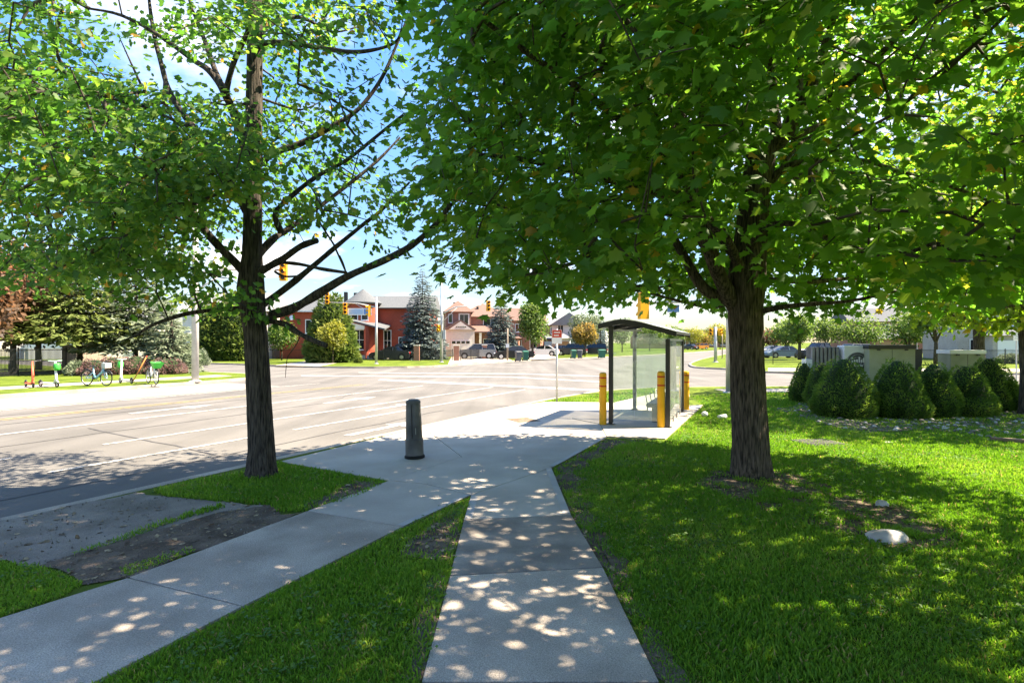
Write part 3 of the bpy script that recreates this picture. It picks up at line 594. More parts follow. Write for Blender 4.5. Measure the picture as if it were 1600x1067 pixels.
# --- left tree: dark trunk by the kerb, open crown with bare limbs
def left_tree():
    base = g(408,742); Y0 = base.y
    root = thing('shade_tree', 'tall dark-trunked tree with open lobed-leaf crown beside the kerb, left of the walk', 'tree', base)
    tp = [base+Vector((0,0,-0.06)), at(408,700,Y0), at(404,600,Y0), at(399,520,Y0), at(392,450,Y0), at(394,400,Y0), at(395,300,Y0), at(397,180,Y0), at(398,60,Y0), at(400,-80,Y0), at(402,-250,Y0)]
    tr = [0.192,0.173,0.158,0.156,0.178,0.135,0.122,0.115,0.10,0.07,0.03]
    trunk_mb([p-base for p in tp], tr, 72, 0.32, 6, 1.3, 0.05).build('trunk', M_BARK2, root, True)
    spec = [([(425,492),(455,483),(483,468),(541,433),(600,407),(643,384),(681,350),(705,318)],.085,.028,-0.9),
            ([(405,480),(443,453),(483,421),(527,384),(570,349),(597,328),(640,285)],.060,.02,0.9),
            ([(398,405),(425,375),(443,363),(480,337),(527,302),(588,253),(625,215)],.070,.018,1.4),
            ([(440,364),(430,334),(454,308),(495,276),(541,251),(595,208),(630,180)],.050,.02,-0.6),
            ([(400,262),(429,239),(469,225),(511,202),(553,177),(581,146),(603,110),(623,62),(637,28)],.060,.018,0.5),
            ([(400,70),(426,67),(469,70),(539,81),(581,79),(617,67),(628,45)],.050,.014,-1.0),
            ([(400,428),(425,414),(443,404),(470,385),(495,376)],.070,.047,-0.5),
            ([(385,430),(370,413),(344,387),(318,357),(280,300),(247,253),(197,208),(150,170)],.085,.02,-0.8),
            ([(385,330),(350,262),(304,202),(267,149),(253,104),(240,50),(233,0),(228,-60)],.075,.02,1.0),
            ([(393,262),(375,205),(362,169),(345,135),(326,110),(300,93),(253,59),(191,25),(140,14)],.085,.02,0.4),
            ([(350,140),(337,112),(325,80),(317,56),(300,14),(285,-40)],.05,.02,1.2),
            ([(360,160),(353,146),(367,93),(387,50),(393,8),(396,-50)],.055,.02,-0.8),
            ([(410,500),(443,506),(463,518),(483,529),(510,540)],.050,.040,-0.5),
            ([(470,523),(462,540),(450,557),(447,575),(446,590)],.009,.004,-0.3),
            ([(380,482),(338,484),(289,491),(240,507),(210,525),(190,532)],.045,.010,-0.7),
            ([(440,410),(469,413),(501,420),(541,426)],.035,.022,-0.8),
            ([(541,426),(536,410),(531,399)],.012,.006,0), ([(430,425),(445,432),(470,431)],.022,.014,-0.5),
            ([(398,60),(430,35),(470,28),(520,50),(560,42)],.045,.012,0.8),
            ([(396,160),(360,165),(330,160)],.03,.012,.6), ([(397,150),(440,165),(470,172),(500,160)],.022,.010,.6),
            ([(250,250),(200,262),(150,245),(100,262)],.03,.01,-0.6), ([(300,200),(230,170),(190,150),(130,150),(70,145)],.03,.01,-1.0)]
    limbs = limbs_from_px(spec, Y0)
    for l in limbs: MB().tube([p-base for p, r in l], [r*.86*(1+0.3*mnoise.noise(p*4)) for p, r in l], 10).build('limb', M_BARK2, root, True)
    lo, hi = Y0-2.3, Y0+2.6
    d = [(60,70,90,90,1.3,lo,hi),(60,200,120,120,1.5,lo-.6,hi),(190,250,120,100,1.5,lo-.6,hi),(110,340,150,90,1.4,lo-.8,hi),(260,320,100,100,1.4,lo,hi),(330,250,80,80,1.3,lo,Y0),
         (230,410,110,60,1.1,lo,hi),(60,400,90,50,.8,lo,hi),(330,440,50,55,1.0,lo,hi),(280,195,80,50,1.2,lo,hi),(170,160,60,60,1.0,lo,hi),
         (200,45,40,40,.6,lo,hi),(330,35,70,50,1.0,lo,hi),(430,30,90,45,1.1,lo,hi),(470,110,60,45,.9,lo,hi),(530,50,70,50,1.1,lo,hi),(590,15,50,25,1.0,lo,hi),
         (440,180,50,45,.8,lo,hi),(490,215,60,50,.75,lo,hi),(540,170,40,45,.6,lo,hi),(420,300,40,70,.8,Y0,hi),(380,230,60,80,.9,lo,hi),(510,290,70,45,.8,lo,hi),(570,260,45,45,.7,lo,hi),
         (480,330,45,30,.8,lo,hi),(600,320,45,45,.7,lo,hi),(625,360,35,35,.6,lo,hi),(590,90,30,30,.35,lo,hi),(640,190,30,40,.4,lo,hi),(422,495,18,22,1.6,Y0-.4,Y0+.2),
         (-120,180,140,180,1.2,lo,hi),(-60,380,80,80,.6,lo,hi)]
    A = pick(850, d)
    top = np.stack([RNG.normal(0,1,160),RNG.normal(0,1,160),RNG.normal(0,1,160)],1); top = norm(top)*(RNG.random((160,1))**.4)*np.array([2.7,2.6,2.0])+np.array([base.x-.4,base.y,8.0]); top = top[top[:,2] > 7.2]
    A = np.concatenate([A, top])
    tn = [tp[i].lerp(tp[i+1], j/6) for i in range(4, len(tp)-1) for j in range(6)]
    finish_tree(root, base, limbs, M_BARK2, A, 33, 0.17, (0.062,0.112), OAK_T, M_OAK, (base.x, base.y, 4.5), 0.75, trunk_nodes=tn)
left_tree()

# --- the big maple on the right
def right_tree():
    base = g(1172,742); Y0 = base.y
    root = thing('maple_tree', 'big leafy maple on the lawn right of the bus shelter, low spreading crown', 'tree', base)
    tp = [base+Vector((0,0,-0.06)), at(1172,700,Y0), at(1169,620,Y0), at(1167,540,Y0), at(1164,480,Y0), at(1166,440,Y0), at(1172,380,Y0), at(1180,300,Y0), at(1190,235,Y0)]
    tr = [0.256,0.243,0.238,0.226,0.236,0.258,0.215,0.195,0.20]
    trunk_mb([p-base for p in tp], tr, 84, 0.28, 5, 4.1, 0.055).build('trunk', M_BARK, root, True)
    spec = [([(1150,480),(1128,440),(1112,400),(1098,360),(1075,320),(1030,300),(970,285),(900,268),(820,250),(740,240)],.12,.02,-1.3),
            ([(1140,470),(1105,455),(1085,430),(1060,385),(1030,340),(985,310),(930,315),(870,325),(800,345),(735,370)],.085,.016,0.6),
            ([(1112,400),(1072,330),(1055,290),(1050,230),(1052,180),(1040,100),(1020,20)],.08,.02,1.2),
            ([(1110,395),(1088,330),(1082,260),(1098,190),(1085,110),(1090,20)],.075,.02,-1.0),
            ([(1190,240),(1212,215),(1208,160),(1205,100),(1195,20),(1180,-60)],.10,.03,0.7),
            ([(1190,238),(1235,200),(1262,150),(1280,100),(1300,40),(1330,-40)],.13,.03,-0.9),
            ([(1192,235),(1228,212),(1245,160),(1250,90),(1262,20),(1270,-60)],.12,.03,1.6),
            ([(1240,195),(1275,165),(1310,145),(1360,100),(1400,60),(1450,10)],.06,.02,-2.2),
            ([(1240,215),(1285,195),(1330,180),(1400,130),(1470,125),(1560,145),(1640,150)],.05,.02,1.4),
            ([(1205,290),(1245,230),(1290,200),(1340,170)],.04,.012,2.0),
            ([(1185,300),(1230,260),(1290,250),(1350,252),(1410,270),(1480,290),(1560,320)],.055,.015,-1.0),
            ([(1185,310),(1250,275),(1320,270),(1400,285),(1480,305),(1540,300)],.05,.012,1.8),
            ([(1175,440),(1210,438),(1260,440),(1300,438),(1370,430),(1450,425)],.055,.016,0.9),
            ([(1175,490),(1220,480),(1270,475),(1330,470),(1400,455)],.045,.012,-1.4),
            ([(1165,440),(1150,400),(1120,350),(1090,340),(1000,370),(900,410),(820,430)],.06,.015,-2.2),
            ([(1160,460),(1145,470),(1110,480),(1060,470),(1000,455),(930,450)],.045,.012,2.0),
            ([(1170,400),(1190,360),(1240,350),(1310,380),(1390,400),(1460,380)],.05,.015,-3.0),
            ([(1160,420),(1120,360),(1040,250),(920,150),(820,80),(740,20)],.07,.02,-2.9)]
    limbs = limbs_from_px(spec, Y0)
    for l in limbs: MB().tube([p-base for p, r in l], [r*(1+0.12*mnoise.noise(p*3)) for p, r in l], 10).build('limb', M_BARK, root, True)
    # crown volume: a broad dome, leaves mostly in its outer shell
    n = 12000; d = norm(rv(n))*(RNG.random((n,1))**0.28); c = np.array([base.x+0.25, base.y-0.75, 5.2]); A = c+d*np.array([5.3,4.2,4.6])
    und = 0.16*vnoise(A[:,0],A[:,1],0.8,3.3)
    A = A[(A[:,2] > 2.25+und*4)]
    px = 800+A[:,0]*F/np.maximum(A[:,1],.1); py = HZ-(A[:,2]-H)*F/np.maximum(A[:,1],.1)
    # lower rim and left outline of the crown as the photograph shows them
    bx = [560,600,660,700,760,850,950,1030,1080,1150,1200,1300,1420,1500,1600,1800]; by = [250,300,392,440,440,452,478,492,470,478,488,508,522,518,518,510]
    lim = np.interp(px, bx, by)
    left = np.interp(py, [-400,0,60,170,240,330,400,500], [660,668,690,655,630,640,672,720])
    ok = (py < lim) & (px > left) & (A[:,1] > 2.6)
    gaps = ((px-1050)/22)**2+((py-320)/45)**2 < 1
    # the forks of the limbs show through openings on the near side
    fork = (((px-1135)/100)**2+((py-425)/78)**2 < 1) & (A[:,1] < base.y+.3)
    fork |= (((px-1235)/62)**2+((py-180)/85)**2 < 1) & (A[:,1] < base.y+.5) & (RNG.random(len(A)) < .88)
    thin = (px > 1330) & (py < 330) & (RNG.random(len(A)) < .6)
    A = A[ok & ~gaps & ~fork & ~thin]; A = A[RNG.permutation(len(A))]; up_ = A[1750:][A[1750:,2] > 6.3][:230]; A = np.concatenate([A[:1750], up_])  # up_: extra top clusters, mostly out of view, added to fill in the shade
    tn = [tp[i].lerp(tp[i+1], j/6) for i in range(4, len(tp)-1) for j in range(6)]
    finish_tree(root, base, limbs, M_BARK, A, 30, 0.22, (0.085,0.158), MAPLE_T, M_MAPLE, (base.x, base.y, 4.5), 0.8, trunk_nodes=tn)
    print('maple clusters', len(A))
right_tree()

# --- other maples to the right of the frame
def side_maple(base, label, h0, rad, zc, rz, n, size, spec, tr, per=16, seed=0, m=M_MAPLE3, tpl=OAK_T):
    base = Vector(base); root = thing('maple_tree', label, 'tree', base)
    tp = [Vector((0,0,-.06)), Vector((0.02,0,h0*.5)), Vector((0,0.03,h0)), Vector((0.05,0,zc)), Vector((0,0,zc+rz*.6))]
    trunk_mb(tp, [tr,tr*.9,tr*.85,tr*.5,.03], 20, 0.3, 5, seed, .05).build('trunk', M_BARK, root, True)
    limbs = []
    for i in range(9):
        a = i*2.4+seed; e = h0+(zc+rz*.2-h0)*(i/9); o = base+Vector((0,0,e))
        limbs.append(curve([(o,tr*.42),(o+Vector((math.cos(a)*rad*.35,math.sin(a)*rad*.35,.5)),tr*.25),(o+Vector((math.cos(a)*rad*.75,math.sin(a)*rad*.75,.9+.6*math.sin(i))),tr*.1)],4))
    for l in limbs: MB().tube([p-base for p, r in l], [r for p, r in l], 8).build('limb', M_BARK, root, True)
    d = norm(rv(n*3))*(RNG.random((n*3,1))**0.3); A = np.array(base)+np.array([0,0,zc])+d*np.array([rad,rad,rz]); A = A[A[:,2] > h0*.9][:n]
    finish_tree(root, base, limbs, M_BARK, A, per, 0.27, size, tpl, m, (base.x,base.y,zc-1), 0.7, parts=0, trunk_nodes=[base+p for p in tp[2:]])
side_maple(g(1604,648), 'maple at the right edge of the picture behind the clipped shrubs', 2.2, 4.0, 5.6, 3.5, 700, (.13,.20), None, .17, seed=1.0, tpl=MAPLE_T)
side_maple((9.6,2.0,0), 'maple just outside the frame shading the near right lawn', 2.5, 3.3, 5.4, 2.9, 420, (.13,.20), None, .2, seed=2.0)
side_maple((5.1,0.7,0), 'added out-of-view maple that shades the near walks', 2.8, 3.0, 5.6, 2.7, 560, (.15,.24), None, .2, per=18, seed=5.0)  # unseen tree added only for the shade it casts on the walks
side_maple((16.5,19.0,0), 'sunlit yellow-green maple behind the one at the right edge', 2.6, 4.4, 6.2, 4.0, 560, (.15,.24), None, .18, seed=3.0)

# ------------------------------------------------------------------ bus shelter, bollards, bus stop
SA, SB, SC_, = g(950,665), g(1040,668.5), g(1069,644.5); SD = SA+SC_-SB
def shelter():
    o = (SA+SB+SC_+SD)/4; ey = (SC_-SB).normalized()*.8+Vector((-(SB-SA).y,(SB-SA).x,0)).normalized()*.2; ey.normalize(); ex = Vector((ey.y, -ey.x, 0))
    wx = (SB-SA).length; ly = (SC_-SB).length; rz = math.atan2(ex.y, ex.x)
    root = thing('bus_shelter', 'bus shelter with clear glass walls and a black curved roof', 'bus shelter', o+Vector((0,0,0.03)), rz)
    x0, x1, y0, y1 = -wx/2, wx/2, -ly/2, ly/2; zt = lambda x: 2.27-0.30*max(0,(x-x0)/(x1-x0))**1.7
    for x, y in ((x0,y0),(x1,y0),(x1,y1),(x0,y1)):
        p = MB(); p.box((x-.048,y-.048,0),(x+.048,y+.048,zt(x)-0.02)); po = p.build('post', M_BLACK if (x,y) != (x0,y1) else pmat('mottled_grey_steel', (0.10,0.10,0.10),(0.32,0.32,0.31),9,0.6), root, bevel=.012)  # far road-side post in mottled grey, the others black
        MB().box((x-.085,y-.085,0),(x+.085,y+.085,.018)).build('base_plate', M_BLACK, po)
        MB().lathe([(.014,0),(.014,.03),(.004,.035)],8,(x+.06,y-.065,.018)).build('bolt', M_GREYM, po)
    # curved roof sheet with fascia
    n = 14; xs = [x0-.27+(wx+.47)*i/n for i in range(n+1)]
    def zr_(x): t = (x-(x0-.27))/(wx+.47); return 2.25+0.11*math.sin(min(1,t*2.6)*math.pi*.5)-0.56*max(0,t-.30)**1.5+0.20*max(0,t-.72)**1.3
    def shell(ya, yb, dz, th):
        v = []; f = []
        for x in xs: v += [(x,ya,zr_(x)+dz),(x,yb,zr_(x)+dz),(x,ya,zr_(x)+dz+th),(x,yb,zr_(x)+dz+th)]
        for i in range(n):
            a = i*4; b = a+4; f += [(a,a+1,b+1,b),(a+2,b+2,b+3,a+3),(a,b,b+2,a+2),(a+1,a+3,b+3,b+1)]
        f += [(0,2,3,1),(4*n,4*n+1,4*n+3,4*n+2)]; m = MB(); m.add(v,f); return m
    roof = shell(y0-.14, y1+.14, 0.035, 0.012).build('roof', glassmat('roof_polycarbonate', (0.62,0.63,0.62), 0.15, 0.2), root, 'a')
    for y in (y0-.14, -0.03+(y0+y1)/2, y1+.08): shell(y, y+.06, -0.075, 0.105).build('roof_rib', M_BLACK, roof, 'a')
    for x in (xs[0], x1-.02, xs[-1]-.05): MB().box((x,y0-.08,zr_(x)-.03),(x+.05,y1+.08,zr_(x)+.03)).build('roof_rail', M_BLACK, roof)
    # panes with gaps above the ground; clamps
    def pane(a, b, z0, z1, par):
        a = Vector(a); b = Vector(b); d = (b-a).normalized(); nn = Vector((-d.y,d.x))*0.005; m = MB()
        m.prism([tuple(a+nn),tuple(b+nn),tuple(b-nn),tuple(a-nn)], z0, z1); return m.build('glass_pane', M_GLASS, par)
    e = .05
    pane((x0+e,y0),(x0+wx*.42,y0),.12,2.14,root); pane((x0+wx*.42+.012,y0),(x1-e,y0),.12,1.98,root)
    for i in range(3):
        a = y0+e+(ly-2*e)*i/3; b = y0+e+(ly-2*e)*(i+1)/3-.012; pane((x1,a),(x1,b),.12,1.90,root)
    pane((x0+e,y1),(x0+wx*.5,y1),.12,2.12,root); pane((x0+wx*.5+.012,y1),(x1-e,y1),.12,1.98,root)
    for y in (y0+.3,y0+1.0,y0+1.7,y0+2.4): 
        if y < y1: MB().box((x1-.02,y-.02,0),(x1+.02,y+.02,.15)).build('glass_foot', M_GREYM, root)
    for x in (x0+.35,x1-.35): MB().box((x-.02,y1-.02,0),(x+.02,y1+.02,.15)).build('glass_foot', M_GREYM, root)
    MB().box((x0+e,y0-.02,2.12),(x0+wx*.55,y0+.02,2.16)).build('pane_rail', M_GREYM, root); MB().box((x1-.02,y0+e,1.90),(x1+.02,y1-e,1.94)).build('pane_rail', M_GREYM, root)
    MB().box((x1-.015,y0+ly*.70,0.75),(x1-.008,y0+ly*.73,1.6)).build('notice_strip', M_BLACK, root)
    # bench
    b = thing('shelter_bench', 'grey concrete bench with thin armrests inside the bus shelter', 'bench', o+Vector((0,0,0.03)), rz)
    m = MB(); m.prism([(x1-.55,y0+.45),(x1-.12,y0+.45),(x1-.12,y1-.55),(x1-.55,y1-.55)], .36, .46); m.build('seat', pmat('bench_grey', (0.20,0.21,0.22),(0.27,0.28,0.29),5,.6), b, bevel=.03)
    for y in (y0+.75, y1-.85): MB().box((x1-.45,y-.12,0),(x1-.22,y+.12,.36)).build('leg', MATS['bench_grey'], b, bevel=.01)
    for y in (y0+.5,y0+1.1,y0+1.7,y0+2.2):
        if y < y1-.4: MB().tube([(x1-.53,y,.46),(x1-.56,y,.60),(x1-.56,y,.64)],.011,6).tube([(x1-.15,y,.46),(x1-.13,y,.66),(x1-.13,y,.72)],.011,6).build('armrest', M_GREYM, b, True)
    return o, rz
SHO, SHR = shelter()
def bollard(p, h, label):
    t = thing('safety_bollard', label, 'bollard', Vector((p.x,p.y,0.03)), 0, 'yellow bollards around the bus shelter')
    MB().lathe([(.0835,0),(.0835,h-.06),(.078,h-.025),(.055,h-.006),(.02,h)],20).build('sleeve', M_YELLOW, t, 'a')
    for z in (h-.14, h-.33): MB().lathe([(.0850,0),(.0850,.035)],20,(0,0,z)).build('reflective_band', M_REDT, t, 'a')
bollard(g(942,665),1.19,'yellow bollard with red bands at the road-side front corner of the shelter')
bollard(g(1033,669.5),1.24,'yellow bollard with red bands at the lawn-side front corner of the shelter')
bollard(g(1072,641.5),1.08,'yellow bollard behind the far corner of the shelter')
def dark_bollard():
    p = g(648,716); t = thing('pedestal', 'weathered charcoal utility pedestal standing on the bus pad', 'pedestal', Vector((p.x,p.y,ZS-.004))); t.rotation_euler = (0,R(-1.6),R(10))
    MB().lathe([(.165,0),(.165,.035),(.15,.05)],18).build('base_flange', pmat('bollard_base',(0.012,0.012,0.012),rough=.8), t, 'a')
    MB().lathe([(.147,.045),(.147,.30),(.138,.31)],12).build('collar', M_BOLL, t, 'a')
    MB().lathe([(.137,.28),(.127,.60),(.118,.875),(.116,.885),(.119,.893)],12).build('body', M_BOLL, t, 'a')
    MB().lathe([(.121,.893),(.121,.915),(.105,.94),(.07,.957),(.02,.963)],18).build('cap', M_BOLL, t, 'a')
    MB().box((-.035,-.137,.33),(-.028,-.112,.88)).build('seam', MATS['bollard_base'], t)
    MB().box((.02,-.140,.40),(.034,-.118,.50)).build('scuff_mark', pmat('scuff',(0.22,0.23,0.2)), t)
dark_bollard()
def bus_stop():
    p = g(870,628); t = thing('bus_stop_sign', 'slim grey bus stop pole with a red and white sign at the grass tip', 'sign', p)
    MB().cyl((0,0,0),(0,0,2.32),.032,n=10).build('pole', M_GREYM, t, True)
    s = MB().box((-.16,-.045,1.86),(.16,-.035,2.30)).build('sign_panel', M_WHITE, t)
    MB().box((-.15,-.049,2.06),(.15,-.045,2.29)).build('red_field', M_SIGNR, s)
    MB().box((-.10,-.053,2.20),(.10,-.049,2.23)).build('text_bar', M_WHITE, s); MB().box((-.10,-.053,2.11),(.06,-.049,2.14)).build('text_bar', M_WHITE, s)
bus_stop()

# ------------------------------------------------------------------ signals and poles
def head(parent, c, face=Vector((0,-1,0)), n=3, sc=1.0, lit=None):
    """a signal head at c, facing 'face'"""
    f = Vector(face).normalized(); a = math.atan2(f.y, f.x)+math.pi/2
    def tr(m, name, mt, par):
        M = Matrix.Translation(c) @ Matrix.Rotation(a, 4, 'Z'); m.v = [tuple(M @ (Vector(v)*sc)) for v in m.v]; return m.build(name, mt, par)
    hh = 0.33*n
    h = tr(MB().box((-.18,-.10,-hh/2),(.18,.12,hh/2)), 'signal_head', M_SIGY, parent)
    for i in range(n):
        z = hh/2-.165-.33*i
        tr(MB().cyl((0,-.115,z),(0,-.10,z),.115,n=12), 'lens', M_LENS, h)
        m = MB(); pts = [(.14*math.cos(R(q)),.14*math.sin(R(q))) for q in range(-10,200,20)]
        vs = [(x,-.10,z+y) for x,y in pts]+[(x,-.30,z+y) for x,y in pts]; k = len(pts); m.add(vs,[(i2,i2+1,k+i2+1,k+i2) for i2 in range(k-1)]); tr(m,'visor',M_SIGY,h)
    return h
def signal_pole(label, base, hgt, r, arm_to=None, heads=(), mat=M_GREYM, arm_z=None, extra=None, plate=None):
    t = thing('traffic_signal', label, 'traffic signal', base)
    MB().tube([(0,0,0),(0,0,hgt)],[r,r*.8],14).build('pole', mat, t, True); MB().lathe([(r*1.7,0),(r*1.7,.03),(r*1.2,.06)],14).build('base_flange', mat, t)
    if arm_to is not None:
        d = Vector(arm_to)-base; z0 = arm_z if arm_z else d.z-.5
        arm = MB().tube([(0,0,z0),(d.x*.35,d.y*.35,z0+(d.z-z0)*.75),(d.x,d.y,d.z)],[r*.55,r*.42,r*.3],10).build('mast_arm', mat, t, True)
        MB().tube([(0,0,z0-.8),(d.x*.4,d.y*.4,z0+(d.z-z0)*.75)],r*.22,8).build('brace', mat, t, True)
    for c, f in heads: head(t, Vector(c)-base, f)
    if extra: extra(t)
    return t
tow = Vector((.35,-1,0)); acr = Vector((1,-.15,0))
b1 = g(588,568.5)
def ex1(t):
    c = at(562,487,b1.y-.1)-b1; s = MB().box((c.x-1.05,c.y-.02,c.z-.30),(c.x+1.05,c.y+.02,c.z+.30)).build('street_name_sign', M_WHITE, t)
    MB().box((c.x-.98,c.y-.03,c.z-.24),(c.x+.30,c.y-.02,c.z+.24)).build('blue_field', pmat('pale_sign_blue',(0.30,0.42,0.58),rough=.5), s); MB().box((c.x+.36,c.y-.03,c.z-.24),(c.x+.98,c.y-.02,c.z+.24)).build('blue_field', M_BLUE, s)
signal_pole('signal pole with yellow heads and blue street name sign before the red house', b1, 5.9, .12, at(505,472,b1.y), [(at(511,466,b1.y),tow),(at(539,482,b1.y-.2),tow),(at(577,486,b1.y),Vector((-1,-.3,0)))], arm_z=5.0, extra=ex1)
b2 = g(690,566)
signal_pole('tall signal pole by the blue spruce, arm reaching right with one yellow head', b2, 7.6, .13, at(752,476,b2.y), [(at(763,478,b2.y),tow)], arm_z=4.6,
            extra=lambda t: (head(t, at(686,513,b2.y)-b2, Vector((-.5,-1,0)), 2), MB().box((.15,-.2,2.2),(.40,.1,3.1)).build('control_box', M_GREYM, t)))
b3 = g(305,596)
signal_pole('thick pale street pole beside the far sidewalk with a signal arm', b3, 9.5, .165, at(437,422,b3.y+2), [(at(443,424,b3.y+2),Vector((0,-1,0)))], mat=M_POLE, arm_z=5.2)
b4 = g(1140,614)
signal_pole('pale signal pole behind the big maple trunk, arm reaching left with a head', b4, 6.2, .14, at(1000,474,b4.y), [(at(1005,478,b4.y),Vector((-.3,1,0)))], mat=M_GREYM, arm_z=3.7,
            extra=lambda t: (lambda c: MB().box((c.x-.22,c.y-.02,c.z-.14),(c.x+.22,c.y+.02,c.z+.14)).build('street_name_sign', M_BLUE, t))(at(1052,482,b4.y)-b4))
b5 = g(1118,566)
t5 = signal_pole('short grey pole with walk signals on the far grassy corner', b5, 3.4, .16, None, [])
for s_ in (-1,1): head(t5, Vector((.42*s_,0,2.9)), Vector((s_*.6,-1,0)), 2)
def plain_pole(px, py, h, r, label, m, name='utility_pole'):
    p = g(px,py); t = thing(name, label, 'pole', p); MB().tube([(0,0,0),(0,0,h)],[r,r*.9],10).build('pole', m, t, True); MB().lathe([(r*1.5,0),(r*1.5,.05),(r*1.05,.07)],10).build('base', m, t); return t
tt = plain_pole(793,563,3.4,.09,'bare tan timber pole before the second spruce',M_WOOD); MB().box((-.18,-.12,1.35),(.18,-.09,1.75)).build('notice_panel', M_WHITE, tt)
plain_pole(1128.5,560,3.0,.06,'thin brown post on the far corner right of the walk signals',M_WOOD)

# ------------------------------------------------------------------ scooters and bikes on the far boulevard
def wheel(par, c, R0, ax=(0,1,0), tyre=.022, spokes=10, m=M_TYRE):
    w = MB().torus(c, ax, R0-tyre, tyre, 28, 6).build('wheel', m, par, True)
    MB().torus(c, ax, R0-tyre*2.1, tyre*.4, 24, 5).build('rim', M_RIM, w, True)
    sp = MB(); c = Vector(c); a = Vector(ax).orthogonal().normalized(); b = Vector(ax).cross(a)
    for i in range(spokes):
        th = 2*math.pi*i/spokes; sp.tube([c+(a*math.cos(th)+b*math.sin(th))*.03, c+(a*math.cos(th)+b*math.sin(th))*(R0-tyre*2)], .004, 4)
    sp.cyl(c-Vector(ax)*.04, c+Vector(ax)*.04, .03, n=10); sp.build('spokes', M_RIM, w); return w
def scooter(px, py, rz, label, stem, deck, acc, panel=None):
    p = g(px,py); t = thing('kick_scooter', label, 'scooter', p, rz, 'rental scooters on the far boulevard')
    MB().prism([(-.42,-.08),(.34,-.08),(.40,-.04),(.40,.04),(.34,.08),(-.42,.08)],.13,.19).build('deck', deck, t, bevel=.015)
    wheel(t,(.52,0,.125),.125,tyre=.028,spokes=6); wheel(t,(-.50,0,.115),.115,tyre=.026,spokes=6)
    MB().tube([(.36,0,.17),(.44,0,.32),(.50,0,.36)],[.04,.045,.04],8).build('neck', deck, t, True)
    MB().tube([(.51,0,.16),(.47,0,.40),(.40,0,1.10)],[.035,.048,.034],10).build('stem', stem, t, True)
    MB().tube([(.38,-.30,1.13),(.40,-.08,1.11),(.40,.08,1.11),(.38,.30,1.13)],.019,8).build('handlebar', acc, t, True)
    for s_ in (-1,1): MB().tube([(.38,.30*s_,1.13),(.37,.20*s_,1.125)],.026,8).build('grip', M_BLACK, t, True)
    MB().tube([(-.62,0,.20),(-.52,0,.27),(-.40,0,.22)],.035,6).build('rear_fender', M_BLACK, t, True)
    MB().tube([(.60,0,.20),(.53,0,.27),(.44,0,.26)],.03,6).build('front_fender', stem, t, True)
    if panel: MB().lathe([(.10,0),(.12,.10),(.12,.25),(.08,.30)],10,(.52,0,.72)).build('basket', panel, t, True)
    return t
M_LIME = pmat('bright_green_plastic',(0.03,0.42,0.06),rough=.45); M_MINT = pmat('pale_mint_paint',(0.35,0.60,0.48),rough=.4); M_OR = pmat('red_orange_paint',(0.60,0.10,0.05),rough=.4); M_LBL = pmat('pale_blue_paint',(0.24,0.46,0.55),rough=.4)
scooter(46,605,R(-35),'red-orange rental scooter, leftmost on the far boulevard',M_OR,M_OR,M_BLACK)
scooter(76,604.5,R(-18),'white rental scooter with green panel next to the red one',M_WHITE,M_WHITE,M_MINT,M_LIME)
scooter(197,599,R(150),'white and green rental scooter between the two rental bikes',M_WHITE,M_WHITE,M_MINT,M_LIME)
def bike(px, py, rz, label, frame, basket=None, lean=0):
    p = g(px,py); t = thing('rental_bike', label, 'bicycle', p, rz, 'rental bikes on the far boulevard'); t.rotation_euler = (lean,0,rz)
    wheel(t,(-.54,0,.34),.34,spokes=14); wheel(t,(.54,0,.34),.34,spokes=14)
    MB().tube([(.42,0,.86),(.32,0,.60),(.02,0,.36),(-.10,0,.32)],[.035,.05,.055,.05],10).build('down_tube', frame, t, True)
    MB().tube([(-.10,0,.30),(-.16,0,.55),(-.20,0,.82)],[.05,.035,.022],8).build('seat_tube', frame, t, True)
    for s_ in (-1,1):
        MB().tube([(-.10,.04*s_,.32),(-.54,.06*s_,.34)],.016,6).tube([(-.17,.02*s_,.58),(-.54,.06*s_,.34)],.013,6).build('rear_stay', frame, t, True)
        MB().tube([(.43,.03*s_,.72),(.54,.055*s_,.34)],.018,6).build('fork_blade', frame, t, True)
    MB().tube([(.43,0,.70),(.38,0,1.02)],.026,8).build('head_tube', frame, t, True)
    MB().tube([(.22,-.30,1.08),(.36,-.16,1.05),(.38,0,1.02),(.36,.16,1.05),(.22,.30,1.08)],.016,8).build('handlebar', M_BLACK, t, True)
    MB().prism([(-.34,-.09),(-.34,.09),(-.22,.08),(-.06,.025),(-.06,-.025),(-.22,-.08)],.82,.88).build('saddle', M_BLACK, t, bevel=.02)
    MB().tube([(-.10,-.07,.32),(-.10,.07,.32)],.045,10).tube([(-.10,.08,.32),(-.02,.10,.16)],.012,6).tube([(-.10,-.08,.32),(-.18,-.10,.48)],.012,6).build('crank', M_BLACK, t, True)
    for c in (-.54,.54):
        pts = [(c+.37*math.cos(R(a)),0,.34+.37*math.sin(R(a))) for a in range(20,190,17)]; MB().tube(pts,.024,6).build('mudguard', M_BLACK, t, True)
    if basket:
        v = [(.50,-.14,.72),(.66,-.14,.72),(.66,.14,.72),(.50,.14,.72),(.42,-.22,1.02),(.86,-.22,.98),(.86,.22,.98),(.42,.22,1.02)]
        m = MB(); m.add(v,[(3,2,1,0),(0,1,5,4),(1,2,6,5),(2,3,7,6),(3,0,4,7)]); m.build('basket', basket, t)
    else: MB().box((.44,-.15,.78),(.66,.15,1.0)).build('front_rack', M_GREYM, t, bevel=.02)
bike(151,602.5,R(-14),'pale blue rental bike parked side-on on the far boulevard',M_LBL,None)
bike(238,599.5,R(-40),'rental bike with a bright green front basket on the far boulevard',M_WHITE,M_LIME)
pp = g(206,599); t_ = thing('leaning_stake','orange stake leaning beside the green-basket bike','stake',pp)
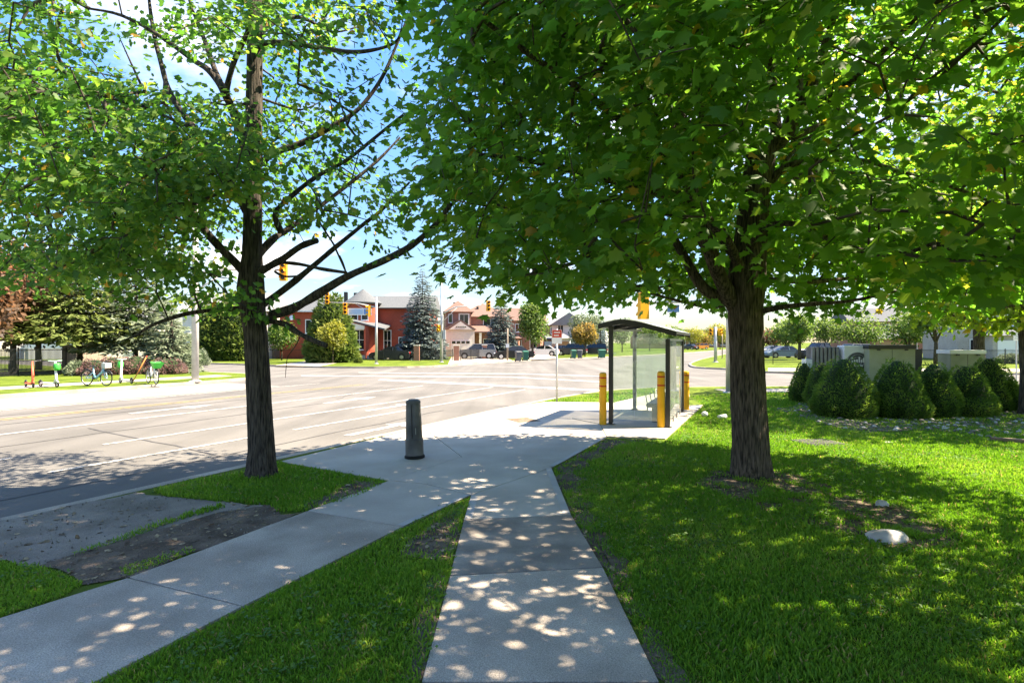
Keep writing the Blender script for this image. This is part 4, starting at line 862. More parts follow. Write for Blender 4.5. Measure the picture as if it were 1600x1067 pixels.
MB().tube([(0,0,0),(.62,.1,1.25)],.022,8).build('stake', pmat('orange_stake',(0.60,0.20,0.06),rough=.6), t_, True); MB().tube([(.60,.097,1.21),(.63,.1,1.27)],.026,8).build('tip', M_OR, t_, True)

# ------------------------------------------------------------------ conifers, far trees, shrubs
def conifer(base, hgt, rad, label, m, n=9000, size=.34, z0=.4, droop=.25, name='spruce_tree', up=.15, trunk=.16, cat='tree', group=None, whorl=.34, taper=.82):
    base = Vector(base); t = thing(name, label, cat, base, 0, group)
    MB().tube([(0,0,-.05),(0,0,hgt*.5),(0,0,hgt*.96)],[trunk,trunk*.6,.015],10).build('trunk', M_BARK2, t, True)
    nb = int((hgt-z0)/whorl); P = []; D = []; br = MB()
    per = []
    for i in range(nb):
        f = (i+.5)/nb; z = z0+(hgt-z0)*f; L_ = rad*(1-f)**taper*(.86+.22*random.random()); k = max(5,int(13*(1-f)+5))
        for j in range(k):
            a = 2*math.pi*(j+random.random()*.6)/k+i*1.3; l = L_*(.8+.28*random.random()); per.append((z+random.uniform(-.1,.1),a,l))
            e = Vector((math.cos(a)*l, math.sin(a)*l, z-l*droop)); br.tube([(0,0,z),(e.x*.6,e.y*.6,z-l*droop*.75),e],[.018+.012*l,.012,.004],4,False)
    tag(br.build('boughs', M_TWIG, t, True), kind='stuff')
    w = np.array([p[2]**1.3+.05 for p in per]); idx = RNG.choice(len(per), n, p=w/w.sum()); pr = np.array(per)[idx]
    u = RNG.random(n)**.55; z, a, l = pr[:,0], pr[:,1], pr[:,2]; lat = RNG.normal(0,.16,n)*l*(1.15-u)+RNG.normal(0,.03,n); r = u*l
    P = np.stack([np.cos(a)*r-np.sin(a)*lat, np.sin(a)*r+np.cos(a)*lat, z-r*droop+up*u*u*l*.5-np.abs(lat)*.35+RNG.normal(0,.04,n)],1)
    sg = np.sign(lat+RNG.normal(0,.05,n)); D = np.stack([np.cos(a)-np.sin(a)*sg*.7, np.sin(a)+np.cos(a)*sg*.7, RNG.normal(-.15,.35,n)],1)
    cloud('crown', P, D, np.array([0,0,1.])+rv(n,.5), RNG.uniform(.6,1.1,n)*size*(1-.45*(z/hgt)), NEED_T, np.clip(.25+.5*u*RNG.random(n)+.35*RNG.random(n)-.1,0,.95), m, t)
    return t
def bush_points(n, rx, rz, zc, lobes=9, seed=1, shell=.55):
    rs = np.random.default_rng(seed); c = norm(rs.normal(0,1,(lobes,3)))*np.array([rx,rx,rz])*.52; c[:,2] += zc; c[0] = (0,0,zc)
    lr = rs.uniform(.42,.62,lobes); lr[0] = .8; w = lr**2; i = RNG.choice(lobes, n, p=w/w.sum()); d = norm(rv(n))
    P = c[i]+d*(RNG.random((n,1))**(1-shell))*lr[i][:,None]*np.array([rx,rx,rz]); return P, d
def far_tree(base, hgt, rx, label, m, n=4200, size=.30, trunk=.12, clear=.28, name='shade_tree', seed=1, lobes=11, group=None, cat='tree'):
    base = Vector(base); t = thing(name, label, cat, base, 0, group); zc = hgt*(clear+(1-clear)/2); rz = hgt*(1-clear)/2
    MB().tube([(0,0,-.05),(.03,0,hgt*clear),(0,0,zc)],[trunk,trunk*.75,trunk*.3],10).build('trunk', M_BARK2, t, True)
    for i in range(5):
        a = i*1.26+seed; MB().tube([(0,0,hgt*clear*.9),(math.cos(a)*rx*.3,math.sin(a)*rx*.3,zc*.95),(math.cos(a)*rx*.6,math.sin(a)*rx*.6,zc+rz*.35)],[trunk*.45,trunk*.25,.01],6).build('limb', M_BARK2, t, True)
    P, d = bush_points(n, rx, rz, zc, lobes, seed); P[:,2] = np.maximum(P[:,2], hgt*clear*.75)
    cloud('crown', P, norm(d*.6+rv(n,.6)), norm(d*.7+np.array([0,0,.6])+rv(n,.4)), RNG.uniform(.6,1.1,n)*size, QUAD_T, np.clip(RNG.random(n)*.75+.2*(P[:,2]-zc)/rz+.1,0,.95), m, t)
    return t
def cone_shrub(base, hgt, rad, label, m=M_SHRUB, n=5200, size=.068, name='dwarf_shrub', group=None, power=.55, core=True, cat='shrub', seed=0):
    base = Vector(base); t = thing(name, label, cat, base, 0, group)
    prof = lambda f: rad*np.clip(1-f,0,1)**power*(0.80+0.20*np.clip(f*5,0,1))
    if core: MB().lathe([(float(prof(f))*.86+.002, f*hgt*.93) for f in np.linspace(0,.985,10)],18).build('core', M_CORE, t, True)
    f = 1-np.sqrt(1-RNG.random(n)*.999); f = f*.97+.005; a = RNG.uniform(0,2*np.pi,n)
    bump = np.array([mnoise.noise(Vector((math.cos(q)*2.2+seed, math.sin(q)*2.2, ff*hgt*2.4+seed))) for q, ff in zip(a, f)])
    r = prof(f)*(.96+.17*bump+RNG.normal(0,.018,n)); P = np.stack([np.cos(a)*r, np.sin(a)*r, f*hgt*(1+.05*bump)],1)
    out = np.stack([np.cos(a),np.sin(a),np.full(n,.55)],1)
    cloud('foliage', P, norm(out+rv(n,.55)), norm(rv(n)+np.array([0,0,.4])), RNG.uniform(.6,1.2,n)*size, NEED_T, np.clip(.35+bump*.7+RNG.random(n)*.35,0,.95), m, t)
    return t

# the clipped shrubs in the stone bed on the right
SG = 'clipped dwarf shrubs in the stone bed'
for px, py, top, w, lab, sd in ((1257,628,562,46,'leftmost small dark shrub of the clipped row by the stone bed',1),(1284,633,560,52,'second clipped shrub from the left, half behind the big pointed one',2),
        (1318,650,553,96,'large pointed green shrub in front of the fan-grille cabinet',3),(1402,652,556,88,'broad dark shrub in front of the beige cabinet',4),(1458,650,562,76,'dark shrub between the beige cabinet and the small green cabinet',5),
        (1508,648,566,84,'low wide shadowed shrub in front of the small green cabinet',6),(1545,640,553,74,'tall rounded dark shrub near the right end of the row',7),(1578,642,588,34,'smallest shrub at the right end of the row by the tree trunk',8)):
    b = g(px,py); hh = (py-top)*b.y/F*(1 if py-top else 1); cone_shrub(b, hh, w*b.y/F/2*1.08, lab, group=SG, seed=sd, n=8000 if w > 60 else 4500)
bed = ragged([(1212,641),(1250,632),(1400,625),(1600,628),(1720,640),(1720,700),(1600,692),(1545,690),(1500,676),(1440,672),(1360,676),(1320,672),(1262,655)], .04, .15, 9)
bedo = tag(MB().prism(bed,-.05,.012).build('stone_bed', M_GRAVEL), kind='structure')
def stones():
    vm = []
    for k in range(6):
        m = MB(); rr = random.Random(k); m.lathe([(.30,-.25),(.48,-.05),(.50,.12),(.34,.30),(.10,.38)],8)
        m.v = [(x*(1+rr.uniform(-.15,.15)), y*(.7+rr.uniform(-.12,.12)), z*(.8+rr.uniform(-.1,.1))) for x,y,z in m.v]; vm.append(m.mesh('stone', M_ROCK if k < 4 else M_ROCK2, True))
    bb = np.array(bed); n = 0; cand = []
    while n < 1000:
        x = random.uniform(bb[:,0].min(),bb[:,0].max()); y = random.uniform(bb[:,1].min(),bb[:,1].max())
        if in_poly(np.array([x]),np.array([y]),bed)[0]: cand.append((y,x,random.uniform(.05,.13))); n += 1
    cand.sort(key=lambda c: -c[2]/c[0]*(1 if c[1] < c[0]*.955 else .1)); rest = MB()
    for i, (y,x,s_) in enumerate(cand):
        mt = Matrix.Translation((x,y,.012+.08*s_)) @ Matrix.Rotation(random.uniform(0,6.28),4,'Z') @ Matrix.Scale(s_,4)
        if i < 300:
            o = bpy.data.objects.new('stone', vm[i % 6]); link(o, bedo); o.matrix_basis = mt
        else:
            me = vm[i % 4]; rest.add([mt @ v.co for v in me.vertices],[tuple(p.vertices) for p in me.polygons])
    tag(rest.build('small_stones', M_ROCK, bedo, True), kind='stuff')
stones()
t_ = thing('timber_edge','weathered brown timber edging at the right end of the stone bed','timber',g(1548,690)); d_ = g(1650,697)-g(1548,690)
ln = d_.length; t_.rotation_euler = (0,0,math.atan2(d_.y,d_.x)); 
MB().box((0,-.06,0),(ln*.62,.06,.09)).build('beam', pmat('brown_timber',(0.10,0.065,0.05),(0.2,0.14,0.11),4,.9,.4,18), t_, bevel=.01); MB().box((ln*.63,-.06,0),(ln*1.2,.06,.085)).build('beam', MATS['brown_timber'], t_, bevel=.01)
def rock(px, py, sx, sy, sz, label, m, seed, rz=0):
    m_ = MB(); v = []; n1, n2 = 14, 9
    for i in range(n2+1):
        th = math.pi*i/n2
        for k in range(n1):
            ph = 2*math.pi*k/n1; d = Vector((math.sin(th)*math.cos(ph), math.sin(th)*math.sin(ph), math.cos(th))); r = 1+.28*mnoise.noise(d*1.3+Vector((seed,0,0)))+.10*mnoise.noise(d*4+Vector((seed,3,0)))
            v.append((d.x*r*sx, d.y*r*sy, d.z*r*sz))
    f = [(i*n1+k, (i+1)*n1+k, (i+1)*n1+(k+1)%n1, i*n1+(k+1)%n1) for i in range(n2) for k in range(n1)]
    m_.add(v,f); o = m_.build('rock', m, None, True); p = g(px,py); o.location = (p.x,p.y,sz*.35); o.rotation_euler = (0,0,rz); tag(o, label, 'rock')
rock(1385,844,.21,.12,.075,'white flat rock lying on the bare patch right of the maple',M_ROCK2,1,.15)
rock(1378,790,.07,.06,.055,'small tan stone in the grass above the white rock',M_ROCK2,2)
rock(1192,741,.055,.05,.05,'pale round stone against the foot of the big maple',M_ROCK2,3)
rock(1388,693,.09,.05,.03,'flat pale stone in the lawn before the stone bed',M_ROCK2,4)
cu = thing('paper_cup','crumpled white paper cup lying on the lawn near the shelter','cup',g(1128,654)+Vector((0,0,.05)),.3)
m = MB(); m.tube([(-.1,0,0),(.1,0,.0)],[.045,.058],12); m.build('cup_body', M_WHITE, cu, True); MB().tube([(.1,0,0),(.112,0,0)],.062,12).build('rim', M_WHITE, cu, True)
tag(MB().lathe([(.02,.0),(.07,.03),(.085,.075),(.06,.12),(.02,.14)],10,tuple(g(1101,651))).build('crumpled_paper', M_WHITE, None, True),'crumpled white paper ball on the lawn by the shelter pad','litter')

# cabinets behind the shrubs
def cabinet_fan():
    c = at(1340,556,17.2); t = thing('fan_cabinet','white cabinet with a round dark fan grille and slatted side, behind the shrubs','cabinet',(c.x,c.y,0),R(-8))
    hgt = 1.80
    MB().box((-.40,0,0),(.40,.50,hgt)).build('case', M_WHITE, t, bevel=.015); MB().box((.401,.02,.0),(.50,.48,hgt-.02)).build('dark_side', M_BLACK, t)
    gr = MB().cyl((0.0,-.012,1.25),(0.0,-.001,1.25),.34,n=32).build('fan_grille', pmat('fan_black',(0.035,0.035,0.04),(0.12,0.12,0.12),7,.5), t)
    for r_ in (.10,.18,.26,.33): MB().torus((0,-.016,1.25),(0,1,0),r_,.006,28,5).build('grille_ring', M_GREYM, gr, True)
    # pale lettering on the disc, too small to read
    for i, (x, h_) in enumerate(((-.17,.16),(-.10,.09),(-.03,.10),(.04,.18),(.11,.09),(.17,.15))): MB().box((x-.02,-.030,1.26),(x+.02,-.022,1.26+h_)).build('letter_stroke', M_WHITE, gr)
    MB().box((-.14,-.030,1.14),(.14,-.022,1.18)).build('letter_stroke', M_WHITE, gr)
    s2 = thing('slatted_cabinet','grey slatted screen standing left of the fan-grille cabinet','cabinet',(c.x-.86,c.y+.25,0),R(-8))
    MB().box((-.42,.08,0),(.42,.5,hgt-.05)).build('case', M_BOLL, s2)
    for i in range(7): MB().box((-.42+i*.121,.0,.55),(-.42+i*.121+.075,.08,hgt-.05)).build('slat', pmat('slat_grey',(0.20,0.19,0.18),(0.30,0.29,0.275),4,.8), s2)
    MB().box((-.62,-.02,0),(-.43,.35,1.35)).build('side_box', M_WHITE, s2)
cabinet_fan()
def cabinet(px, py0, Y, w, d, label, m, top, dark=None):
    c = at(px,py0,Y); t = thing('utility_cabinet',label,'cabinet',(c.x,Y,0),R(-6)); h_ = c.z
    MB().box((-w/2,0,0),(w/2,d,h_-.12)).build('case', m, t, bevel=.01); MB().box((-w/2-.03,-.03,h_-.12),(w/2+.03,d+.03,h_)).build('lid', top, t, bevel=.012)
    if dark: MB().box((w/2+.001,.02,0),(w/2+.20,d-.02,h_-.125)).build('dark_side', dark, t)
    for x in (-w*.3,w*.3): MB().box((x-.04,-.05,h_-.17),(x+.04,-.001,h_-.13)).build('latch', M_BLACK, t)
    MB().box((-.006,-.004,.12),(.006,-.001,h_-.14)).build('door_seam', M_BLACK, t)
cabinet(1394,539,16.8,1.35,.7,'pale green-beige utility cabinet with a dark lid behind the shrubs',pmat('beige_steel',(0.36,0.37,0.24),(0.42,0.43,0.29),3,.6),M_BLACK,M_BLACK)
cabinet(1512,547,17.0,1.0,.6,'small olive utility cabinet with a pale lid near the right shrubs',pmat('olive_steel',(0.20,0.22,0.13),(0.25,0.27,0.17),3,.6),M_WHITE)

X_ = lambda px, Y: Vector(((px-800)*Y/F, Y, 0))
# conifers and trees across the road
TB = 'trees across the road'
conifer(X_(660,60), 10.2, 3.1, 'big silvery blue spruce between the red house and the tall signal pole', M_SPRUCE, 15000, .50, .4, whorl=.27, taper=.68)
conifer(Vector(((783-800)*66/F,66,0)), 8.4, 2.6, 'second blue spruce with a thin pointed top behind the black sedan', M_SPRUCE, 8000, .52, .5, whorl=.3)
conifer(g(125,582), 9.4, 4.0, 'yellow-green spruce behind the wooden fence on the far left', M_SPRUCE2, 9500, .55, 2.3, droop=.22)
conifer(g(212,580), 8.6, 3.6, 'grey-green spruce above the pinkish shrubs left of the pale pole', M_SPRUCE3, 9000, .52, 1.7, droop=.22)
conifer(g(268,582), 4.6, 1.9, 'small grey-green spruce right beside the pale street pole', M_SPRUCE3, 3500, .42, .3, droop=.3)
far_tree(g(20,584), 8.5, 3.6, 'dark purple-red leafed tree at the far left edge', M_RED, 5200, .34, .2, .2, seed=4)
far_tree(g(-55,592), 6.5, 3.0, 'reddish tree just outside the left edge', M_RED, 2800, .34, .15, .25, seed=14)
far_tree(g(60,578), 7.5, 3.0, 'dark green tree between the red-leafed tree and the yellow-green spruce', M_CEDAR, 3600, .34, .2, .22, seed=5)
cone_shrub(g(518,566), 6.9, 2.6, 'tall conical cedar before the red house', M_CEDAR, 5200, .50, 'cedar_tree', power=.62, cat='tree', seed=21)
far_tree(g(520,567.5), 3.9, 1.45, 'small yellow-leafed tree in front of the conical cedar', M_DEC3, 2600, .24, .06, .30, seed=6)
far_tree(g(347,563.5), 3.4, 1.2, 'small light green tree before the grey fence', M_DEC1, 1500, .24, .05, .35, seed=7)
for px, w, h_, lab in ((338,2.2,6.6,'tall cedar hedge tree left of the dark trunk'),(368,2.2,7.0,'tall cedar hedge tree half behind the dark trunk')):
    cone_shrub(Vector(((px-800)*56/F,56,0)), h_, w, lab, M_CEDAR, 3600, .5, 'cedar_tree', power=.45, cat='tree', seed=px)
far_tree(g(440,563), 4.2, 1.7, 'green leafy tree just right of the dark trunk before the red house', M_DEC1, 2600, .26, .08, .2, seed=8)
far_tree(X_(832,68), 7.4, 2.45, 'round bright green tree right of the second spruce', M_DEC1, 5200, .34, .16, .22, seed=9, lobes=14)
far_tree(X_(915,86), 7.2, 3.2, 'large grey-green tree behind the orange-tinged tree', M_DEC4, 4200, .42, .16, .2, seed=10)
far_tree(X_(914,72), 4.9, 1.9, 'orange-tinged tree left of the bus shelter', M_DEC2, 3200, .30, .07, .28, seed=11)
conifer(X_(938,88), 6.5, 2.3, 'dark spruce beside the shelter roof edge', M_SPRUCE, 2600, .5, .3)
for px, Y, h_, w, m, sd, lab in ((972,105,6.8,3.4,M_DEC1,31,'yellow-green tree seen through the left shelter pane'),(1015,120,6.5,4.0,M_DEC1,32,'green tree seen through the middle of the shelter'),(1048,135,6.4,4.0,M_DEC1,33,'green tree seen through the right shelter pane'),
        (1080,150,6.2,4.5,M_DEC3,34,'yellow-green tree before the far red building'),(1125,140,7.0,4.0,M_DEC3,35,'bright yellow tree right of the far red building'),(1100,165,5.2,4.0,M_DEC2,36,'orange tinted low tree below the far red building'),(1204,110,4.6,3.4,M_RED,37,'pinkish tree behind the blue car'),
        (1228,78,5.4,2.8,M_DEC1,38,'green tree above the blue car'),(1290,88,6.4,3.6,M_DEC1,39,'green tree behind the dark pickup'),(1345,84,6.4,4.0,M_DEC1,40,'leafy tree behind the fan-grille cabinet'),(1420,70,6.4,3.6,M_DEC1,41,'green tree behind the beige cabinet'),(1560,80,9.0,4.5,M_DEC1,42,'tall green tree behind the stone townhouse')):
    far_tree(X_(px,Y), h_, w, lab, m, 2600, .42, .13, .2, seed=sd)
tr_ = g(1249,562); far_tree(tr_, 5.2, 2.2, 'lawn tree with a straight trunk beside the blue car', M_DEC1, 2600, .30, .20, .34, seed=43)
far_tree(g(1462,569), 5.6, 2.5, 'lawn tree before the stone townhouse', M_DEC1, 2600, .30, .18, .36, seed=44)
for px, py, w, h_, m, lab, sd in ((150,586,.95,.95,M_PINK,'pale pinkish shrub behind the blue rental bike',51),(178,585,1.0,1.1,M_PINK,'pinkish shrub behind the middle scooter',52),(212,584,1.0,1.15,M_PINK,'mauve shrub behind the leaning stake',53),(262,584,1.1,1.0,M_PINK,'reddish pink shrub left of the pale street pole',54),(128,586,.9,.9,M_SPRUCE3,'pale green shrub at the wooden fence foot',55),(308,571,1.0,1.5,M_SPRUCE3,'light grey-green shrub behind the pale pole',56),
        (848,553,.9,1.0,M_SHRUB,'round dark hedge ball left on the lawn by the white car',57),(862,553,.9,.95,M_SHRUB,'round dark hedge ball right on the lawn by the white car',58),(500,566,.9,1.6,M_CEDAR,'green shrub at the cedar foot by the brick pillar',59),(560,567,.35,.5,M_CEDAR,'tiny green shrub before the red house porch',60),(1582,568,1.4,1.0,M_DEC4,'low hedge before the stone townhouse',61)):
    t_ = cone_shrub(g(px,py), h_, w, lab, m, 1500, .17, 'garden_shrub', power=.42, seed=sd)

# ------------------------------------------------------------------ houses
def hip(mb, x0, x1, y0, y1, z, h, ov=.4, t=.0):
    x0 -= ov; x1 += ov; y0 -= ov; y1 += ov; w = min(x1-x0, y1-y0)/2
    if x1-x0 >= y1-y0: a, b = (x0+w,(y0+y1)/2,z+h), (x1-w-.01,(y0+y1)/2,z+h)
    else: a, b = ((x0+x1)/2,y0+w,z+h), ((x0+x1)/2,y1-w-.01,z+h)
    v = [(x0,y0,z),(x1,y0,z),(x1,y1,z),(x0,y1,z),a,b]
    mb.add(v, [(3,2,1,0)]+([(0,1,5,4),(1,2,5),(2,3,4,5),(3,0,4)] if x1-x0 >= y1-y0 else [(0,1,4),(1,2,5,4),(2,3,5),(3,0,4,5)])); return mb
def gable(mb, x0, x1, y0, y1, z, h, ov=.3, axis='y'):
    x0 -= ov; x1 += ov; y0 -= ov; y1 += ov
    if axis == 'y': c = (x0+x1)/2; v = [(x0,y0,z),(x1,y0,z),(x1,y1,z),(x0,y1,z),(c,y0,z+h),(c,y1,z+h)]; f = [(0,1,4),(1,2,5,4),(2,3,5),(3,0,4,5),(3,2,1,0)]
    else: c = (y0+y1)/2; v = [(x0,y0,z),(x1,y0,z),(x1,y1,z),(x0,y1,z),(x0,c,z+h),(x1,c,z+h)]; f = [(0,1,5,4),(1,2,5),(2,3,4,5),(3,0,4),(3,2,1,0)]
    mb.add(v, f); return mb
def window(par, x0, x1, z0, z1, y, cols=2, rows=1, frame=M_CREAM, fw=.07):
    w = MB(); w.box((x0-fw,y-.06,z0-fw),(x1+fw,y-.045,z0)); w.box((x0-fw,y-.06,z1),(x1+fw,y-.045,z1+fw)); w.box((x0-fw,y-.06,z0),(x0,y-.045,z1)); w.box((x1,y-.06,z0),(x1+fw,y-.045,z1))
    o = w.build('window', frame, par); cw = (x1-x0)/cols; ch = (z1-z0)/rows
    for i in range(cols):
        for j in range(rows): MB().box((x0+i*cw+.025,y-.05,z0+j*ch+.025),(x0+(i+1)*cw-.025,y-.02,z0+(j+1)*ch-.025)).build('pane', M_DARK, o)
    MB().box((x0,y-.046,z0),(x1,y-.012,z1)).build('sash', frame, o); MB().box((x0-.12,y-.12,z0-fw-.06),(x1+.12,y,z0-fw)).build('sill', frame, o); return o
def red_house():
    k = 62/F; b = X_(437,62); t = thing('brick_house','big red brick house with grey roof and a round corner turret','house',b)
    L_ = lambda px: (px-437)*k
    Z_ = lambda py: H+(HZ-py)*k
    MB().box((0,0,-.05),(8.0,9,Z_(486))).build('wall', M_BRICKR, t); MB().box((8.03,1.6,-.05),(17,9,Z_(480))).build('wall', M_BRICKR, t)
    r = hip(MB(),0,8,0,9,Z_(486)+.003,2.5,.5).build('roof', M_ROOFG, t); MB().box((-.5,-.56,Z_(486)-.12),(8.45,-.46,Z_(486)+.02)).build('gutter', M_WHITE, r)
    r2 = gable(MB(),8.1,17,1.6,9,Z_(480)+.006,1.75,.45,'x').build('roof', M_ROOFG, t); MB().box((8,1.1,Z_(480)-.12),(17.4,1.16,Z_(480)+.02)).build('gutter', M_BLACK, r2)
    for x, y in ((6.4,3.2),(7.3,4.2)): MB().box((x,y,Z_(486)+1.3),(x+.4,y+.4,Z_(486)+2.5)).build('roof_vent', M_BLACK, r)
    tx = L_(563); MB().lathe([(1.75,0),(1.75,Z_(473))],24,(tx,1.2,0)).build('turret_wall', M_BRICKR, t, 'a')
    MB().lathe([(2.15,Z_(473)),(2.15,Z_(473)+.06),(.02,Z_(453)+.25)],24,(tx,1.2,0)).build('turret_roof', M_ROOFG, t, 'a'); MB().lathe([(2.0,Z_(473)-.16),(2.13,Z_(473)-.005)],24,(tx,1.2,0)).build('turret_soffit', M_ROOFG, t, 'a')
    for px in (556,572): window(t, L_(px)-.35, L_(px)+.35, Z_(500), Z_(486), -.53, 1, 1, M_WHITE)
    # porch: glazed bay, brick column and a lean-to roof falling to the right
    m = MB(); z0, z1 = Z_(500), Z_(514); xa, xb = L_(551), L_(606); m.add([(xa,-1.6,z0),(xb,-1.6,z1),(xb,1.5,z1+.5),(xa,1.5,z0+.5),(xa,-1.6,z0-.16),(xb,-1.6,z1-.16),(xb,1.5,z1+.34),(xa,1.5,z0+.34)],[(0,1,2,3),(7,6,5,4),(0,4,5,1),(1,5,6,2),(2,6,7,3),(3,7,4,0)]); m.build('porch_roof', M_ROOFG, t)
    m = MB(); m.add([(L_(553),-1.45,Z_(515)),(L_(575),-1.45,Z_(515)),(L_(575),-1.45,Z_(508)-.12),(L_(553),-1.45,Z_(503)-.12)],[(0,1,2,3)]); m.build('porch_gable', M_CREAM, t)
    window(t, L_(556), L_(572.5), Z_(546), Z_(516), -.55-.1, 2, 2, M_WHITE); MB().lathe([(.30,0),(.30,Z_(511))],4,(L_(577.5),-1.3,0)).build('porch_column', M_BRICKR, t)
    MB().box((L_(553),-1.5,0),(L_(606),1.4,.45)).build('porch_floor', M_STONE, t); window(t, L_(595), L_(606), Z_(548), Z_(516), 1.6, 2, 2, M_WHITE)
    MB().box((L_(549),-.45,0),(L_(553.5),1.0,Z_(502))).build('wall_pier', M_BRICKR, t)
    window(t, L_(619), L_(624), Z_(545), Z_(527), 1.6, 1, 1, M_WHITE); window(t, L_(478), L_(486), Z_(520), Z_(500), 0, 1, 1, M_WHITE)
    m = MB(); m.lathe([(.02,0),(.28,.10),(.30,.12)],14); mt = Matrix.Translation((L_(459),-.45,Z_(497))) @ Matrix.Rotation(R(70),4,'X'); m.v = [tuple(mt @ Vector(v)) for v in m.v]; m.build('satellite_dish', M_WHITE, t)
red_house()
def rose_house():
    k = 75/F; b = X_(697,75); t = thing('brick_house','rose brick house with brown roof and a white gabled garage','house',b,R(10)); L_ = lambda px: (px-697)*k; Z_ = lambda py: H+(HZ-py)*k
    MB().box((0,0,-.05),(3.5,8,Z_(487))).build('wall', M_BRICKT, t); MB().box((3.52,1.2,-.05),(9.5,9,Z_(494))).build('wall', M_BRICKT, t)
    hip(MB(),0,3.5,0,7,Z_(487),1.7,.45).build('roof', M_ROOFB, t); hip(MB(),1.8,9.5,1.2,9,Z_(494)+.01,2.2,.45).build('roof', M_ROOFB, t)
    MB().box((-.2,-3.6,-.05),(3.6,-.02,Z_(516))).build('garage_wall', M_CREAM, t); gable(MB(),-.2,3.6,-3.6,-.05,Z_(516),1.35,.3).build('garage_roof', M_ROOFB, t)
    m = MB(); m.add([(.1,-3.92,Z_(516)),(3.3,-3.92,Z_(516)),(1.7,-3.92,Z_(516)+1.1)],[(0,1,2)]); m.build('garage_gable', M_CREAM, t)
    d = MB().box((.45,-3.66,.05),(3.1,-3.61,2.25)).build('garage_door', M_WHITE, t)
    for i in range(4): MB().box((.58+i*.63,-3.68,1.75),(1.05+i*.63,-3.665,2.08)).build('pane', M_DARK, d)
    for i in range(5): MB().box((1.1+i*.28,-3.95,Z_(516)+.30),(1.3+i*.28,-3.925,Z_(516)+.42)).build('letter_stroke', M_DARK, t)
    m = MB(); m.add([(3.6,-1.6,Z_(518)),(6.4,-1.6,Z_(518)),(6.4,1.2,Z_(507)),(3.6,1.2,Z_(507)),(3.6,-1.6,Z_(520)),(6.4,-1.6,Z_(520)),(6.4,1.2,Z_(520)),(3.6,1.2,Z_(520))],[(0,1,2,3),(7,6,5,4),(0,4,5,1),(1,5,6,2),(3,7,4,0)]); m.build('porch_roof', M_ROOFB, t)
    MB().box((4.5,-1.5,0),(4.8,-1.2,Z_(520))).build('porch_column', M_CREAM, t)
    window(t, 1.9, 3.1, Z_(506), Z_(491), 0, 2, 1, M_CREAM, .16); window(t, .35, .85, Z_(504), Z_(491), 0, 1, 1, M_CREAM); window(t, 5.4, 7.4, Z_(508), Z_(497), 1.2, 2, 1, M_CREAM); window(t, 5.4, 7.4, Z_(545), Z_(530), 1.2, 2, 1, M_CREAM)
    for x, z in ((1.2,Z_(471)),(4.6,Z_(478)),(6.2,Z_(479))): MB().box((x,3.0,z-.6),(x+.3,3.3,z+.15)).build('roof_vent', M_BLACK, t)
rose_house()
M_SIDE = pmat('pale_siding',(0.50,0.50,0.49),(0.56,0.56,0.55),2,.8); M_ROOFL = pmat('light_grey_shingles',(0.17,0.18,0.19),(0.23,0.24,0.25),9,.95)
def small_house(px, Y, w, d, hw, hr, label, wall, roof, rz=0, nwin=2, axis='y', door=True):
    t = thing('house', label, 'house', X_(px,Y), rz); MB().box((0,0,-.05),(w,d,hw)).build('wall', wall, t); gable(MB(),0,w,0,d,hw+.003,hr,.4,axis).build('roof', roof, t)
    if axis == 'y':
        m = MB(); m.add([(0,-.02,hw),(w,-.02,hw),(w/2,-.02,hw+hr*w/(w+.8))],[(0,1,2)]); m.build('gable_wall', wall, t)
    for f in range(2):
        for i in range(nwin): x = w*(i+.5)/nwin; window(t, x-.5, x+.5, .9+2.8*f, 2.2+2.8*f, 0, 2, 1, M_WHITE)
    m = MB().box((w*.15,-2.6,0),(w*.55,-.02,2.6)).build('garage_wall', wall, t); MB().box((w*.18,-2.68,0),(w*.52,-2.61,2.1)).build('garage_door', pmat('tan_door',(0.36,0.20,0.11),rough=.7) if 'tan' in label else M_WHITE, t)
    hip(MB(),w*.15,w*.55,-2.6,.3,2.6,.9,.35).build('garage_roof', roof, t)
small_house(862,98,6.5,9,5.0,2.3,'pale grey house with tan garage door right of the round green tree',M_SIDE,M_ROOFL,R(-12))
small_house(893,128,8,9,5.2,2.6,'distant pale house half behind the grey-green tree',M_SIDE,M_ROOFL,R(-14))
small_house(985,170,14,10,5,2.5,'distant house seen through the shelter glass',M_BRICKT,M_ROOFB,R(-14),3)
small_house(285,60,9,8,5.4,2.4,'beige house behind the pale street pole',M_CREAM,M_ROOFL,R(5),2,'x')
small_house(20,62,14,8,5.0,2.2,'beige house behind the iron fence on the far left',M_CREAM,M_ROOFL,R(20),3,'x')
small_house(-140,70,14,8,5.2,2.4,'pale house just left of the frame behind the trees',M_CREAM,M_ROOFB,R(25),3,'x')
small_house(1496,58,13,9,5.6,2.6,'grey stone townhouse at the right edge behind the trees',M_STONE,M_ROOFG,R(-18),4,'x')
small_house(1330,96,16,9,5.6,2.6,'distant brick house behind the dark pickup',M_BRICKT,M_ROOFG,R(-10),4,'x')
small_house(776,92,7.5,9,5.6,2.4,'brick house behind the second spruce and the black sedan',M_BRICKT,M_ROOFB,R(-8),3,'x')
small_house(838,110,7,9,5.4,2.4,'brick house behind the round green tree',M_BRICKT,M_ROOFL,R(-10),3,'x')
def far_school():
    t = thing('school_building','long low red brick building in the far distance by the main street','building',X_(1040,210),R(-6)); MB().box((0,0,0),(32,12,6.6)).build('wall', M_BRICKT, t); MB().box((-.3,-.3,6.6),(32.3,12.3,7.0)).build('parapet', M_CREAM, t)
    for i in range(8): window(t, 1.2+i*3.9, 3.6+i*3.9, 3.9, 5.4, 0, 2, 1, M_WHITE, .12); window(t, 1.2+i*3.9, 3.6+i*3.9, .9, 2.6, 0, 2, 1, M_WHITE, .12)
far_school()

